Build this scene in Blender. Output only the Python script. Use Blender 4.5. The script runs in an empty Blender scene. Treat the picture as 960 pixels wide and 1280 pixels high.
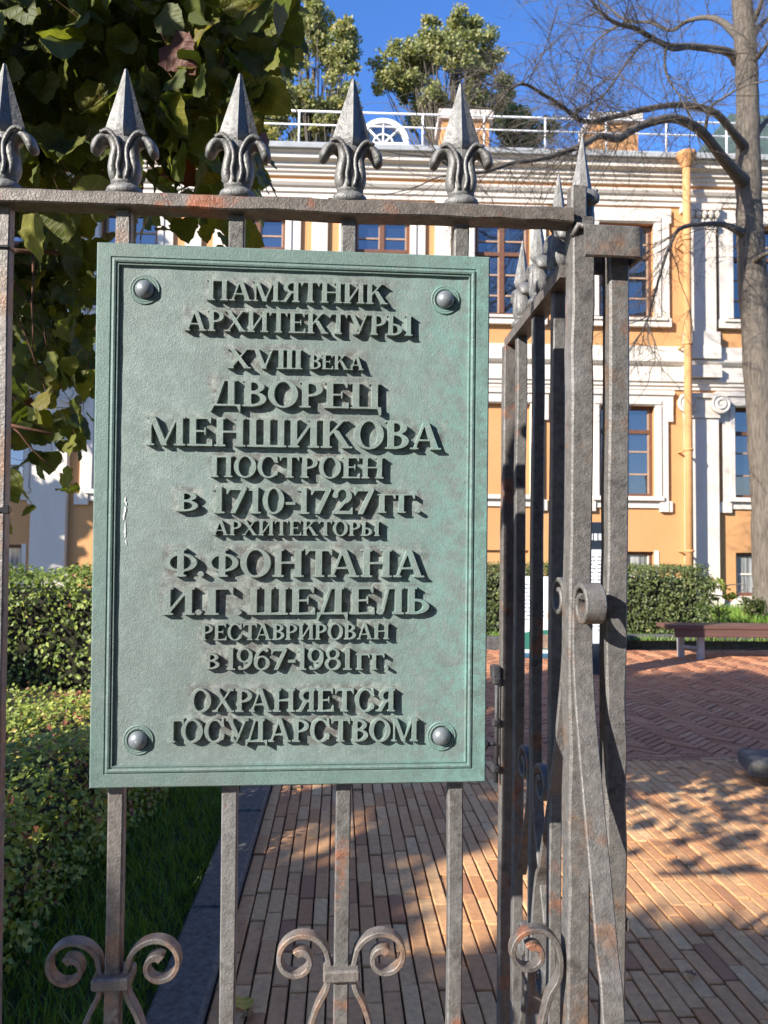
import bpy, math, random
import numpy as np
from mathutils import Matrix, Vector
from mathutils.geometry import tessellate_polygon

rng = np.random.default_rng(7)
random.seed(7)
R = math.radians
scn = bpy.context.scene
COL = scn.collection

# ------------------------------------------------------------------ camera
def rx(a): c, s = math.cos(a), math.sin(a); return np.array([[1, 0, 0], [0, c, -s], [0, s, c]])
def ry(a): c, s = math.cos(a), math.sin(a); return np.array([[c, 0, s], [0, 1, 0], [-s, 0, c]])
def rz(a): c, s = math.cos(a), math.sin(a); return np.array([[c, -s, 0], [s, c, 0], [0, 0, 1]])
FPX = 960.0
EYE = np.array([0, 0, 1.6])
RC = rx(math.atan(46 / 960)) @ ry(-0.011)
cam = bpy.data.cameras.new('camera')
cam.sensor_fit = 'VERTICAL'; cam.sensor_height = 24; cam.lens = 18
cam.clip_start = 0.05; cam.clip_end = 2000
cam.dof.use_dof = True; cam.dof.focus_distance = 1.2; cam.dof.aperture_fstop = 8
camo = bpy.data.objects.new('camera', cam); COL.objects.link(camo)
M4 = np.eye(4); M4[:3, 0] = RC[:, 0]; M4[:3, 1] = RC[:, 2]; M4[:3, 2] = -RC[:, 1]; M4[:3, 3] = EYE
camo.matrix_world = Matrix(M4.tolist())
scn.camera = camo
def at(px, py, Y):
    d = RC @ np.array([(px - 480) / FPX, 1, (640 - py) / FPX]); t = Y / d[1]; return EYE + t * d
def to_px(P):
    d = (np.asarray(P) - EYE) @ RC
    return np.stack([480 + FPX * d[..., 0] / d[..., 1], 640 - FPX * d[..., 2] / d[..., 1]], -1)

# ------------------------------------------------------------------ light
SUN_AZ, SUN_EL = R(50), R(25.3)          # azimuth measured from -Y towards -X
S = np.array([-math.sin(SUN_AZ) * math.cos(SUN_EL), -math.cos(SUN_AZ) * math.cos(SUN_EL), math.sin(SUN_EL)])
w = bpy.data.worlds.new('World'); scn.world = w; w.use_nodes = True
nt = w.node_tree
sky = nt.nodes.new('ShaderNodeTexSky'); sky.sky_type = 'NISHITA'; sky.sun_disc = False
sky.sun_elevation = SUN_EL
sky.sun_rotation = math.atan2(S[0], S[1])
sky.air_density = 1.0; sky.dust_density = 0.5; sky.ozone_density = 3.0; sky.altitude = 400
bg = nt.nodes['Background']; bg.inputs[1].default_value = 0.09
hsv = nt.nodes.new('ShaderNodeHueSaturation'); hsv.inputs['Saturation'].default_value = 1.12   # crisp autumn blue
tn = nt.nodes.new('ShaderNodeMix'); tn.data_type = 'RGBA'; tn.blend_type = 'MULTIPLY'; tn.inputs[0].default_value = 1; tn.inputs[7].default_value = (1.22, 1.28, 1.62, 1)
nt.links.new(sky.outputs[0], tn.inputs[6]); nt.links.new(tn.outputs[2], hsv.inputs['Color']); nt.links.new(hsv.outputs[0], bg.inputs[0])
sl = bpy.data.lights.new('sun', 'SUN'); sl.energy = 5.0; sl.angle = R(0.53); sl.color = (1, 0.93, 0.82)
so = bpy.data.objects.new('sun', sl); COL.objects.link(so)
so.rotation_euler = Vector((-S[0], -S[1], -S[2])).to_track_quat('-Z', 'Y').to_euler()
scn.view_settings.view_transform = 'Standard'; scn.view_settings.look = 'None'
scn.view_settings.exposure = 1.13; scn.view_settings.gamma = 1; scn.view_settings.use_curve_mapping = False
scn.cycles.max_bounces = 6; scn.cycles.transparent_max_bounces = 6
scn.cycles.sample_clamp_indirect = 6
scn.cycles.use_denoising = True

# ------------------------------------------------------------------ helpers
def tag(o, label=None, cat=None, group=None, kind=None):
    if label: o['label'] = label
    if cat: o['category'] = cat
    if group: o['group'] = group
    if kind: o['kind'] = kind
    return o
def empty(name, loc=(0, 0, 0), rotz=0, **k):
    o = bpy.data.objects.new(name, None); COL.objects.link(o); o.location = loc; o.rotation_euler = (0, 0, rotz)
    o.empty_display_size = 0.1
    return tag(o, **k)
def link(name, me, mat=None, parent=None):
    if mat is not None and not me.materials: me.materials.append(mat)
    o = bpy.data.objects.new(name, me); COL.objects.link(o)
    if parent is not None: o.parent = parent
    return o

class MB:
    """collects vertices and faces for ONE mesh"""
    def __init__(s): s.v = []; s.f = []; s.t = []; s.sm = []
    def add(s, V, F, smooth=False, tint=0.5):
        b = len(s.v); s.v.extend([tuple(map(float, p)) for p in V])
        for f in F: s.f.append([b + i for i in f]); s.t.append(tint); s.sm.append(smooth)
        return s
    def box(s, a, b, ch=0.0, tint=0.5):
        x0, y0, z0 = a; x1, y1, z1 = b
        if ch <= 0:
            V = [(x0, y0, z0), (x1, y0, z0), (x1, y1, z0), (x0, y1, z0), (x0, y0, z1), (x1, y0, z1), (x1, y1, z1), (x0, y1, z1)]
            F = [(3, 2, 1, 0), (4, 5, 6, 7), (0, 1, 5, 4), (1, 2, 6, 5), (2, 3, 7, 6), (3, 0, 4, 7)]
            return s.add(V, F, tint=tint)
        return s.prism_path([(0.5 * (x0 + x1), 0.5 * (y0 + y1), z0), (0.5 * (x0 + x1), 0.5 * (y0 + y1), z1)], x1 - x0, y1 - y0, ch, tint)
    def prism_path(s, pts, wx, wy, ch, tint=0.5):
        """vertical-ish bar with chamfered rectangular section and chamfered ends"""
        (xa, ya, za), (xb, yb, zb) = pts
        def ring(x, y, z, k):
            a, b = wx / 2 - k, wy / 2 - k; c = min(ch, a * .9, b * .9)
            return [(x - a + c, y - b, z), (x + a - c, y - b, z), (x + a, y - b + c, z), (x + a, y + b - c, z),
                    (x + a - c, y + b, z), (x - a + c, y + b, z), (x - a, y + b - c, z), (x - a, y - b + c, z)]
        rings = [ring(xa, ya, za, ch), ring(xa, ya, za + ch, 0), ring(xb, yb, zb - ch, 0), ring(xb, yb, zb, ch)]
        V = [p for r in rings for p in r]; F = [tuple(range(7, -1, -1)), tuple(range(24, 32))]
        for i in range(3):
            for k in range(8): F.append((i * 8 + k, i * 8 + (k + 1) % 8, i * 8 + 8 + (k + 1) % 8, i * 8 + 8 + k))
        return s.add(V, F, tint=tint)
    def hull_profile(s, prof, x0, x1):
        """prism along x from a (y,z) profile polygon"""
        n = len(prof); V = [(x0, y, z) for y, z in prof] + [(x1, y, z) for y, z in prof]
        F = [(i, (i + 1) % n, n + (i + 1) % n, n + i) for i in range(n)]
        tri = tessellate_polygon([[Vector((0, y, z)) for y, z in prof]])
        F += [tuple(t) for t in tri] + [tuple(n + i for i in t[::-1]) for t in tri]
        return s.add(V, F)
    def tube(s, P, rad, n=6, smooth=True, tint=0.5, cap=True, flat=None):
        """swept tube, parallel transported frame; rad scalar/list; flat=(a,b,ref) gives an elliptic section"""
        P = np.asarray(P, float); m = len(P)
        rad = np.full(m, rad, float) if np.isscalar(rad) else np.asarray(rad, float)
        T = np.gradient(P, axis=0); T /= np.linalg.norm(T, axis=1)[:, None] + 1e-12
        ref = np.array([0, 0, 1.0]) if abs(T[0][2]) < .9 else np.array([1.0, 0, 0])
        if flat: ref = np.array(flat[2], float)
        A = np.cross(T[0], ref); A /= np.linalg.norm(A) + 1e-12
        V = []; an = np.linspace(0, 2 * np.pi, n, endpoint=False)
        for i in range(m):
            if flat: A = np.cross(T[i], ref)
            else: A = A - T[i] * (A @ T[i])
            A = A / (np.linalg.norm(A) + 1e-12); B = np.cross(T[i], A)
            ka, kb = (flat[0], flat[1]) if flat else (1, 1)
            for t in an: V.append(P[i] + rad[i] * (ka * math.cos(t) * A + kb * math.sin(t) * B))
        F = [(i * n + k, i * n + (k + 1) % n, (i + 1) * n + (k + 1) % n, (i + 1) * n + k) for i in range(m - 1) for k in range(n)]
        if cap: F += [tuple(range(n - 1, -1, -1)), tuple(range((m - 1) * n, m * n))]
        return s.add(V, F, smooth, tint)
    def ribbon(s, P, ax, wid, th, taper=None, ch=0.0015):
        """flat bar swept along a planar path P; ax = unit axis across the bar (width wid), th thickness in plane"""
        P = np.asarray(P, float); ax = np.asarray(ax, float); m = len(P)
        T = np.gradient(P, axis=0); T /= np.linalg.norm(T, axis=1)[:, None]
        N = np.cross(T, ax); V = []
        for i in range(m):
            a = th / 2 * (taper[i] if taper is not None else 1); b = wid / 2
            for (q, r_) in ((a, -b + ch), (a, b - ch), (a - ch, b), (-a + ch, b), (-a, b - ch), (-a, -b + ch), (-a + ch, -b), (a - ch, -b)):
                V.append(P[i] + N[i] * q + ax * r_)
        n = 8
        F = [(i * n + k, (i + 1) * n + k, (i + 1) * n + (k + 1) % n, i * n + (k + 1) % n) for i in range(m - 1) for k in range(n)]
        F += [tuple(range(n)), tuple(range((m - 1) * n + n - 1, (m - 1) * n - 1, -1))]
        return s.add(V, F)
    def lathe(s, prof, n=16, c=(0, 0, 0), axis='z', smooth=True):
        V = []
        for r_, h in prof:
            for k in range(n):
                a = 2 * math.pi * k / n; p = (r_ * math.cos(a), r_ * math.sin(a), h)
                if axis == '-y': p = (p[0], -p[2], p[1])
                V.append((p[0] + c[0], p[1] + c[1], p[2] + c[2]))
        m = len(prof)
        F = [(i * n + k, i * n + (k + 1) % n, (i + 1) * n + (k + 1) % n, (i + 1) * n + k) for i in range(m - 1) for k in range(n)]
        F += [tuple(range(n - 1, -1, -1)), tuple(range((m - 1) * n, m * n))]
        return s.add(V, F, smooth)
    def mesh(s, name):
        me = bpy.data.meshes.new(name); me.from_pydata(s.v, [], s.f); 
        me.polygons.foreach_set('use_smooth', s.sm)
        at_ = me.attributes.new('tint', 'FLOAT', 'FACE'); at_.data.foreach_set('value', s.t)
        me.update(); return me
    def build(s, name, mat, parent=None): return link(name, s.mesh(name), mat, parent)

def instanced(name, tv, tf, P, ROT, SC, tint, mat, parent=None, smooth=True):
    """one mesh of many copies of a small template (leaves, blades)"""
    tv = np.asarray(tv, float); N = len(P); nv = len(tv)
    SC = np.broadcast_to(np.asarray(SC, float).reshape(N, -1), (N, 3)) if np.ndim(SC) else np.full((N, 3), SC)
    V = np.einsum('nij,nkj->nki', ROT, tv[None] * SC[:, None, :]) + P[:, None, :]
    sizes = [len(f) for f in tf]; flat = np.array([i for f in tf for i in f])
    loops = (flat[None] + (np.arange(N) * nv)[:, None]).ravel()
    me = bpy.data.meshes.new(name)
    me.vertices.add(N * nv); me.vertices.foreach_set('co', V.ravel())
    me.loops.add(len(loops)); me.loops.foreach_set('vertex_index', loops.astype(np.int32))
    tot = np.tile(sizes, N); st = np.concatenate([[0], np.cumsum(tot)[:-1]])
    me.polygons.add(len(tot)); me.polygons.foreach_set('loop_start', st.astype(np.int32)); me.polygons.foreach_set('loop_total', tot.astype(np.int32))
    me.polygons.foreach_set('use_smooth', np.full(len(tot), smooth))
    a = me.attributes.new('tint', 'FLOAT', 'FACE'); a.data.foreach_set('value', np.repeat(tint, len(tf)).astype(np.float32))
    lu = me.attributes.new('leaf_uv', 'FLOAT_VECTOR', 'POINT'); lu.data.foreach_set('vector', np.tile(tv, (N, 1)).astype(np.float32).ravel())
    me.update(calc_edges=True); me.validate()
    return link(name, me, mat, parent)
def rand_rot(n, up=None, spread=1.0):
    """rotations whose local z looks along random normals (biased to up)"""
    N = rng.normal(size=(n, 3))
    N /= np.linalg.norm(N, axis=1)[:, None]
    if up is not None: N = N * spread + np.asarray(up)
    N /= np.linalg.norm(N, axis=1)[:, None]
    X = rng.normal(size=(n, 3)); X -= N * (X * N).sum(1)[:, None]; X /= np.linalg.norm(X, axis=1)[:, None]
    Y = np.cross(N, X)
    return np.stack([X, Y, N], -1)

# ------------------------------------------------------------------ materials
class Mat:
    def __init__(s, name):
        s.m = bpy.data.materials.new(name); s.m.use_nodes = True; s.nt = s.m.node_tree
        s.b = s.nt.nodes['Principled BSDF']; s.out = s.nt.nodes['Material Output']
        s.tc = s.nt.nodes.new('ShaderNodeTexCoord')
    def n(s, t, **k):
        x = s.nt.nodes.new(t)
        for a, v in k.items(): setattr(x, a, v)
        return x
    def l(s, a, b): s.nt.links.new(a, b)
    def noise(s, scale, detail=6, rough=.6, vec=None, stretch=None):
        x = s.n('ShaderNodeTexNoise'); x.inputs['Scale'].default_value = scale; x.inputs['Detail'].default_value = detail; x.inputs['Roughness'].default_value = rough
        v = vec or s.tc.outputs['Object']
        if stretch:
            mp = s.n('ShaderNodeMapping'); mp.inputs['Scale'].default_value = stretch; s.l(v, mp.inputs[0]); v = mp.outputs[0]
        s.l(v, x.inputs['Vector']); return x.outputs['Fac']
    def ramp(s, fac, stops):
        r = s.n('ShaderNodeValToRGB'); e = r.color_ramp.elements
        while len(e) < len(stops): e.new(.5)
        for el, (p, c) in zip(e, stops):
            el.position = p; el.color = (*c, 1) if len(c) == 3 else c
        s.l(fac, r.inputs[0]); return r.outputs[0]
    def mix(s, fac, a, b, mode='MIX'):
        x = s.n('ShaderNodeMix', data_type='RGBA', blend_type=mode)
        for sock, v in ((x.inputs['Factor'], fac), (x.inputs[6], a), (x.inputs[7], b)):
            if isinstance(v, (int, float)): sock.default_value = v
            elif isinstance(v, tuple): sock.default_value = (*v, 1)
            else: s.l(v, sock)
        return x.outputs[2]
    def attr(s, name='tint'):
        x = s.n('ShaderNodeAttribute', attribute_name=name); return x.outputs['Fac']
    def bump(s, h, st=.3, dist=.01):
        x = s.n('ShaderNodeBump'); x.inputs['Strength'].default_value = st; x.inputs['Distance'].default_value = dist
        s.l(h, x.inputs['Height']); s.l(x.outputs[0], s.b.inputs['Normal'])
    def set(s, color=None, rough=None, metal=None, spec=None):
        for k, v in (('Base Color', color), ('Roughness', rough), ('Metallic', metal), ('Specular IOR Level', spec)):
            if v is None: continue
            if isinstance(v, (int, float)): s.b.inputs[k].default_value = v
            elif isinstance(v, tuple): s.b.inputs[k].default_value = (*v, 1)
            else: s.l(v, s.b.inputs[k])
        return s
W1 = (1, 1, 1); K0 = (0, 0, 0)

def iron(name, base, rust_amt, rust=(.19, .08, .045), dark=(.05, .045, .045), metal=.15, r0=.38):
    m = Mat(name); n1 = m.noise(9, 7, .65); n2 = m.noise(70, 5, .7); n3 = m.noise(260, 3, .6); n4 = m.noise(22, 5, .7)
    c = m.mix(m.ramp(n2, [(.35, K0), (.65, W1)]), tuple(x * .72 for x in base), tuple(min(1, x * 1.25) for x in base))
    c = m.mix(m.ramp(n4, [(.56, K0), (.66, (.75, .75, .75))]), c, dark)
    nw = m.noise(5.5, 7, .7, stretch=(1, 1, .55)); c = m.mix(m.ramp(nw, [(.53, K0), (.66, (.7, .7, .7))]), c, tuple(min(1, x * 1.75 + k) for x, k in zip(base, (.0, .008, .018))))
    rm = m.ramp(n1, [(.62 - rust_amt, K0), (.72 - rust_amt, W1)])
    c = m.mix(rm, c, m.mix(m.ramp(n2, [(.4, K0), (.6, W1)]), rust, tuple(x * 1.6 for x in rust)))
    m.set(color=c, rough=m.ramp(n4, [(.3, (r0,) * 3), (.7, (r0 + .24,) * 3)]), metal=metal, spec=.5)
    h = m.n('ShaderNodeMath', operation='ADD'); m.l(n2, h.inputs[0]); m.l(n3, h.inputs[1]); m.bump(h.outputs[0], .55, .0025)
    return m.m
M = {}
M['iron'] = iron('weathered_iron', (.125, .115, .108), .06)
M['iron_grey'] = iron('grey_iron', (.138, .134, .13), .045)
M['iron_finial'] = iron('finial_iron', (.17, .17, .17), -.03, metal=.3, r0=.40)
M['iron_rust'] = iron('rusty_iron', (.165, .15, .14), .11, rust=(.17, .11, .08))
M['iron_rail'] = iron('rail_iron', (.135, .118, .107), .085, rust=(.21, .075, .038))
M['iron_post'] = iron('post_iron', (.138, .132, .128), .06, rust=(.13, .085, .062))
M['iron_dark'] = iron('dark_iron', (.045, .045, .05), .0)

def bronze(name, base, pale, brown=(.15, .125, .12), grime=False):
    m = Mat(name); n1 = m.noise(3.2, 6, .7); n2 = m.noise(60, 5, .7); n3 = m.noise(420, 3, .6); n4 = m.noise(14, 8, .75); ns = m.noise(9, 5, .6, stretch=(1, 1, .12))
    c = m.mix(m.ramp(n4, [(.40, K0), (.62, W1)]), base, pale)
    c = m.mix(m.ramp(n1, [(.46, K0), (.72, (.62, .62, .62))]), c, brown)
    nf = m.noise(170, 4, .75); c = m.mix(m.ramp(nf, [(.38, (.4, .4, .4)), (.52, K0)]), c, tuple(x * .7 for x in base)); c = m.mix(m.ramp(nf, [(.55, K0), (.7, (.5, .5, .5))]), c, tuple(min(1, x * 1.25) for x in pale))
    c = m.mix(m.ramp(ns, [(.58, K0), (.75, (.45, .45, .45))]), c, (pale[0] * 1.15, pale[1] * 1.2, pale[2] * 1.2))
    c = m.mix(m.ramp(n2, [(.3, (.6, .6, .6)), (.7, K0)]), c, tuple(x * .7 for x in base))
    if grime:   # dirt and lime that collect around the raised letters
        gt_ = m.n('ShaderNodeMath', operation='MULTIPLY'); m.l(m.attr(), gt_.inputs[0]); m.l(m.ramp(n4, [(.38, (.15,) * 3), (.56, W1)]), gt_.inputs[1])
        c = m.mix(gt_.outputs[0], c, m.mix(m.ramp(n2, [(.45, K0), (.6, W1)]), (.10, .095, .092), (.25, .275, .258)))
    # brighter verdigris towards the right-hand edge of the casting, where rain runs down
    sx = m.n('ShaderNodeSeparateXYZ'); m.l(m.tc.outputs['Object'], sx.inputs[0])
    mr = m.n('ShaderNodeMapRange'); m.l(sx.outputs[0], mr.inputs[0]); mr.inputs[1].default_value = .10; mr.inputs[2].default_value = .26
    k = m.n('ShaderNodeMath', operation='MULTIPLY'); m.l(mr.outputs[0], k.inputs[0]); nv = m.noise(38, 8, .8); m.l(m.ramp(nv, [(.44, K0), (.60, W1)]), k.inputs[1])
    c = m.mix(k.outputs[0], c, (.15, .272, .25))
    m.set(color=c, rough=.55, metal=.0, spec=.45)
    h = m.n('ShaderNodeMath', operation='ADD'); m.l(n2, h.inputs[0]); m.l(n3, h.inputs[1]); m.bump(h.outputs[0], .5, .0018)
    return m.m
M['plate'] = bronze('patinated_bronze', (.158, .215, .205), (.208, .27, .262), grime=True)
M['letters'] = bronze('patinated_letters', (.18, .235, .218), (.23, .29, .27))
M['plate_edge'] = bronze('patinated_border', (.122, .195, .18), (.16, .24, .222))
M['rivet'] = Mat('rivet_steel').set(color=(.17, .195, .215), rough=.42, metal=.25).m

def brickmat():
    m = Mat('clinker_brick'); t = m.attr(); n1 = m.noise(30, 6, .7); n2 = m.noise(300, 4, .7); n0 = m.noise(.9, 4, .6)
    c = m.ramp(t, [(0, (.38, .18, .095)), (.15, (.55, .26, .11)), (.5, (.67, .36, .165)), (.8, (.73, .43, .20)), (1, (.72, .46, .23))])
    c = m.mix(m.ramp(n1, [(.35, (.4, .4, .4)), (.6, K0)]), c, (.26, .14, .08))
    c = m.mix(m.ramp(n0, [(.5, K0), (.75, (.35, .35, .35))]), c, (.30, .165, .095))
    m.set(color=c, rough=.85, spec=.3); h = m.n('ShaderNodeMath', operation='ADD'); m.l(n1, h.inputs[0]); m.l(n2, h.inputs[1]); m.bump(h.outputs[0], .6, .003); return m.m
M['brick'] = brickmat()
def brickmat2():
    m = Mat('dark_clinker_brick'); t = m.attr(); n1 = m.noise(25, 6, .7)
    c = m.ramp(t, [(0, (.33, .135, .075)), (.5, (.46, .20, .10)), (1, (.52, .275, .15))])
    c = m.mix(m.ramp(n1, [(.35, (.5, .5, .5)), (.6, K0)]), c, (.23, .105, .06))
    m.set(color=c, rough=.85, spec=.3); m.bump(n1, .5, .004); return m.m
M['brick2'] = brickmat2()
def simple(name, a, b, scale, rough=.85, bump=0, spec=.3, detail=6, stretch=None, dist=.01):
    m = Mat(name); n = m.noise(scale, detail, .65, stretch=stretch)
    m.set(color=m.mix(m.ramp(n, [(.3, K0), (.7, W1)]), a, b), rough=rough, spec=spec)
    if bump: m.bump(n, bump, dist)
    return m.m
M['soil'] = simple('joint_soil', (.022, .018, .014), (.045, .036, .028), 40, .95, .5)
M['lawn'] = simple('lawn_soil', (.03, .04, .012), (.06, .075, .02), 6, .95, .5)
M['granite'] = simple('grey_granite', (.05, .049, .046), (.145, .14, .13), 38, .8, .6, dist=.006)
M['kerbstone'] = simple('dark_kerb', (.055, .052, .05), (.13, .125, .12), 14, .85, .5, dist=.01)
def stucco(name, a, b, grime=(.2, .15, .1)):
    m = Mat(name); n = m.noise(.55, 6, .65); n2 = m.noise(25, 4, .6); n3 = m.noise(1.1, 6, .7, stretch=(1, 1, .18))
    c = m.mix(m.ramp(n, [(.3, K0), (.7, W1)]), a, b)
    c = m.mix(m.ramp(n3, [(.56, K0), (.8, (.28, .28, .28))]), c, grime)
    m.set(color=c, rough=.9, spec=.2); m.bump(n2, .3, .008); return m.m
M['ochre'] = stucco('ochre_stucco', (.49, .25, .105), (.535, .285, .125), (.39, .20, .09))
M['white'] = stucco('white_stucco', (.56, .50, .43), (.63, .575, .51), (.38, .33, .28))
M['brown'] = simple('brown_window_paint', (.11, .05, .03), (.16, .075, .045), 8, .55)
M['gutter'] = simple('zinc_gutter', (.32, .33, .34), (.42, .43, .43), 3, .5)
M['white_paint'] = simple('white_metal_paint', (.70, .70, .70), (.8, .8, .8), 5, .5)
M['greenroof'] = simple('green_roof_sheet', (.05, .075, .06), (.08, .11, .085), 2, .6)
gm = Mat('window_glass'); gm.set(color=(.012, .018, .03), rough=.02, spec=1.0); gm.b.inputs['IOR'].default_value = 1.9
gm.bump(gm.noise(2.2, 2, .5), .035, .05)
M['glass'] = gm.m
M['curtain'] = simple('net_curtain', (.42, .42, .40), (.55, .55, .52), 3, .9, stretch=(6, 1, .3))
def leafmat(name, stops, trans=.3, rough=.5, tcol=1.4, vein=None):
    m = Mat(name); t = m.attr(); n = m.noise(35, 4, .6)
    c = m.ramp(t, stops); c = m.mix(m.ramp(n, [(.35, (.45, .45, .45)), (.6, K0)]), c, m.mix(1.0, c, (.55, .55, .5), 'MULTIPLY'))
    if vein:   # midrib and side veins, in the leaf's own coordinates
        at_ = m.n('ShaderNodeAttribute', attribute_name='leaf_uv'); sp = m.n('ShaderNodeSeparateXYZ'); m.l(at_.outputs['Vector'], sp.inputs[0])
        def mth(op, a, b=None):
            x = m.n('ShaderNodeMath', operation=op)
            for k, v in enumerate((a, b)):
                if v is None: continue
                if isinstance(v, (int, float)): x.inputs[k].default_value = v
                else: m.l(v, x.inputs[k])
            return x.outputs[0]
        ax = mth('ABSOLUTE', sp.outputs[0]); q = mth('SUBTRACT', sp.outputs[1], mth('MULTIPLY', ax, .85))
        sv = mth('POWER', mth('ABSOLUTE', mth('COSINE', mth('MULTIPLY', q, 22.0))), 14.0); mr = mth('LESS_THAN', ax, .014)
        vv = mth('MAXIMUM', mth('MULTIPLY', sv, .55), mr)
        c = m.mix(vv, c, m.mix(1.0, c, (1.4, 1.35, 1.25), 'MULTIPLY')); m.bump(vv, .35, .003)
    m.set(color=c, rough=rough, spec=.35)
    tr = m.n('ShaderNodeBsdfTranslucent'); g = m.mix(1.0, c, (1.0 * tcol, 1.1 * tcol, .45 * tcol), 'MULTIPLY'); m.l(g, tr.inputs[0])
    mx = m.n('ShaderNodeMixShader'); mx.inputs[0].default_value = trans
    m.l(m.b.outputs[0], mx.inputs[1]); m.l(tr.outputs[0], mx.inputs[2]); m.l(mx.outputs[0], m.out.inputs[0]); return m.m
M['linden'] = leafmat('linden_leaf', [(0, (.05, .07, .016)), (.5, (.11, .13, .03)), (.85, (.20, .195, .04)), (.955, (.15, .13, .03)), (.97, (.16, .05, .025)), (1, (.13, .045, .03))], .42, .55, vein=True)
M['darkleaf'] = leafmat('dark_leaf', [(0, (.018, .026, .008)), (1, (.045, .055, .016))], .1, .7)  # foliage of the added sky-blocking trees, dark so little light bounces back
M['roofleaf'] = leafmat('autumn_leaf', [(0, (.14, .165, .06)), (.45, (.25, .26, .10)), (.8, (.36, .33, .14)), (1, (.50, .40, .11))], .25)
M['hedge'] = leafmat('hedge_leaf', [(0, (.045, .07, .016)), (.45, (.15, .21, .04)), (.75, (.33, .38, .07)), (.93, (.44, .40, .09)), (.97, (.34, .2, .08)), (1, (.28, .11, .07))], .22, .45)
M['hedge_box'] = leafmat('box_hedge_leaf', [(0, (.045, .065, .022)), (.55, (.105, .135, .04)), (.9, (.19, .21, .06)), (1, (.30, .25, .15))], .2, .45)
M['grass'] = leafmat('grass_blade', [(0, (.07, .14, .022)), (.6, (.17, .29, .045)), (1, (.27, .34, .07))], .3, .5)
M['core'] = simple('hedge_inner_twigs', (.012, .012, .008), (.03, .027, .016), 20, 1.0, .6)
M['bark'] = simple('grey_bark', (.06, .05, .04), (.175, .148, .118), 7, .95, .9, stretch=(3, 3, .5), dist=.03, detail=9)
M['twigbark'] = simple('branch_bark', (.05, .042, .035), (.16, .135, .108), 14, .95, .6, stretch=(2, 2, 2), dist=.012)
M['twig'] = simple('brown_twig', (.035, .026, .02), (.07, .052, .04), 10, .9)
M['limetwig'] = simple('reddish_twig', (.06, .03, .018), (.13, .06, .035), 14, .8)
M['benchwood'] = simple('brown_bench_paint', (.095, .05, .04), (.14, .075, .06), 5, .5, .2, stretch=(.3, 6, 6))
M['benchleg'] = simple('pale_concrete', (.30, .29, .28), (.42, .41, .4), 12, .9, .3)
M['black'] = Mat('black_plastic').set(color=(.012, .012, .013), rough=.35).m
M['board_white'] = simple('board_white', (.62, .64, .66), (.7, .71, .72), 4, .5)
M['board_dark'] = Mat('dark_enamel').set(color=(.02, .028, .04), rough=.4).m
M['board_blue'] = Mat('blue_base').set(color=(.03, .09, .15), rough=.5).m
M['board_green'] = Mat('green_print').set(color=(.02, .13, .09), rough=.5).m
M['board_orange'] = Mat('orange_print').set(color=(.55, .22, .07), rough=.5).m
M['photo_print'] = simple('photo_print', (.05, .04, .04), (.4, .28, .2), 12, .5)

# ------------------------------------------------------------------ ground, paving
def sheet(name, pts, z, mat, kind='structure'):
    o = MB().add([(x, y, z) for x, y in pts], [tuple(range(len(pts)))]).build(name, mat); return tag(o, kind=kind)
sheet('ground', [(-300, -200), (300, -200), (300, 400), (-300, 400)], -.06, M['lawn'])
PY = R(3.3); PC, PS = math.cos(PY), math.sin(PY)
def pw(s, t): return (s * PC - t * PS, s * PS + t * PC)
sheet('paving_bed', [pw(-.5, -6), pw(14, -6), pw(14, 12.35), pw(-4.2, 12.35), pw(-4.2, 7.2), pw(-.5, 7.2)], -.016, M['soil'])

def clip(poly, s0, s1, t0, t1):
    for ax, lim, sg in ((0, s0, 1), (0, s1, -1), (1, t0, 1), (1, t1, -1)):
        out = []
        for i in range(len(poly)):
            a, b = poly[i], poly[(i + 1) % len(poly)]; da, db = sg * (a[ax] - lim), sg * (b[ax] - lim)
            if da >= 0: out.append(a)
            if da * db < 0:
                k = da / (da - db); out.append((a[0] + k * (b[0] - a[0]), a[1] + k * (b[1] - a[1])))
        poly = out
        if len(poly) < 3: return None
    return poly
def lay(mb, poly, gap=.0035, ch=.004):
    n = len(poly); cx = sum(p[0] for p in poly) / n; cy = sum(p[1] for p in poly) / n
    ar = abs(sum(poly[i][0] * poly[(i + 1) % n][1] - poly[(i + 1) % n][0] * poly[i][1] for i in range(n))) / 2
    if ar < 3e-4: return
    g = gap * random.uniform(.8, 1.5)
    def inset(d):
        out = []
        for i in range(n):
            p0, p1, p2 = poly[i - 1], poly[i], poly[(i + 1) % n]
            e1 = np.array([p1[0] - p0[0], p1[1] - p0[1]]); e2 = np.array([p2[0] - p1[0], p2[1] - p1[1]])
            e1 /= np.linalg.norm(e1) + 1e-9; e2 /= np.linalg.norm(e2) + 1e-9
            n1 = np.array([-e1[1], e1[0]]); n2 = np.array([-e2[1], e2[0]]); b = n1 + n2; k = max(.3, 1 + n1 @ n2)
            out.append((p1[0] + b[0] / k * d, p1[1] + b[1] / k * d))
        return out
    z = random.gauss(0, .0024) - (random.uniform(.004, .009) if random.random() < .05 else 0); tx, ty = random.gauss(0, .011), random.gauss(0, .011)
    V = []
    for d, dz in ((g, -.03), (g, -ch), (g + ch, 0)):
        for (a, b) in inset(d):
            x, y = pw(a, b); V.append((x, y, z + dz + tx * (a - cx) + ty * (b - cy)))
    F = [(i + k * n, (i + 1) % n + k * n, (i + 1) % n + (k + 1) * n, i + (k + 1) * n) for k in range(2) for i in range(n)] + [tuple(range(2 * n, 3 * n))]
    mb.add(V, F, tint=min(1, max(0, random.gauss(.5, .24))))
BW, BL = .067, .25
mb = MB(); i = 0; s = -.43
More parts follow.
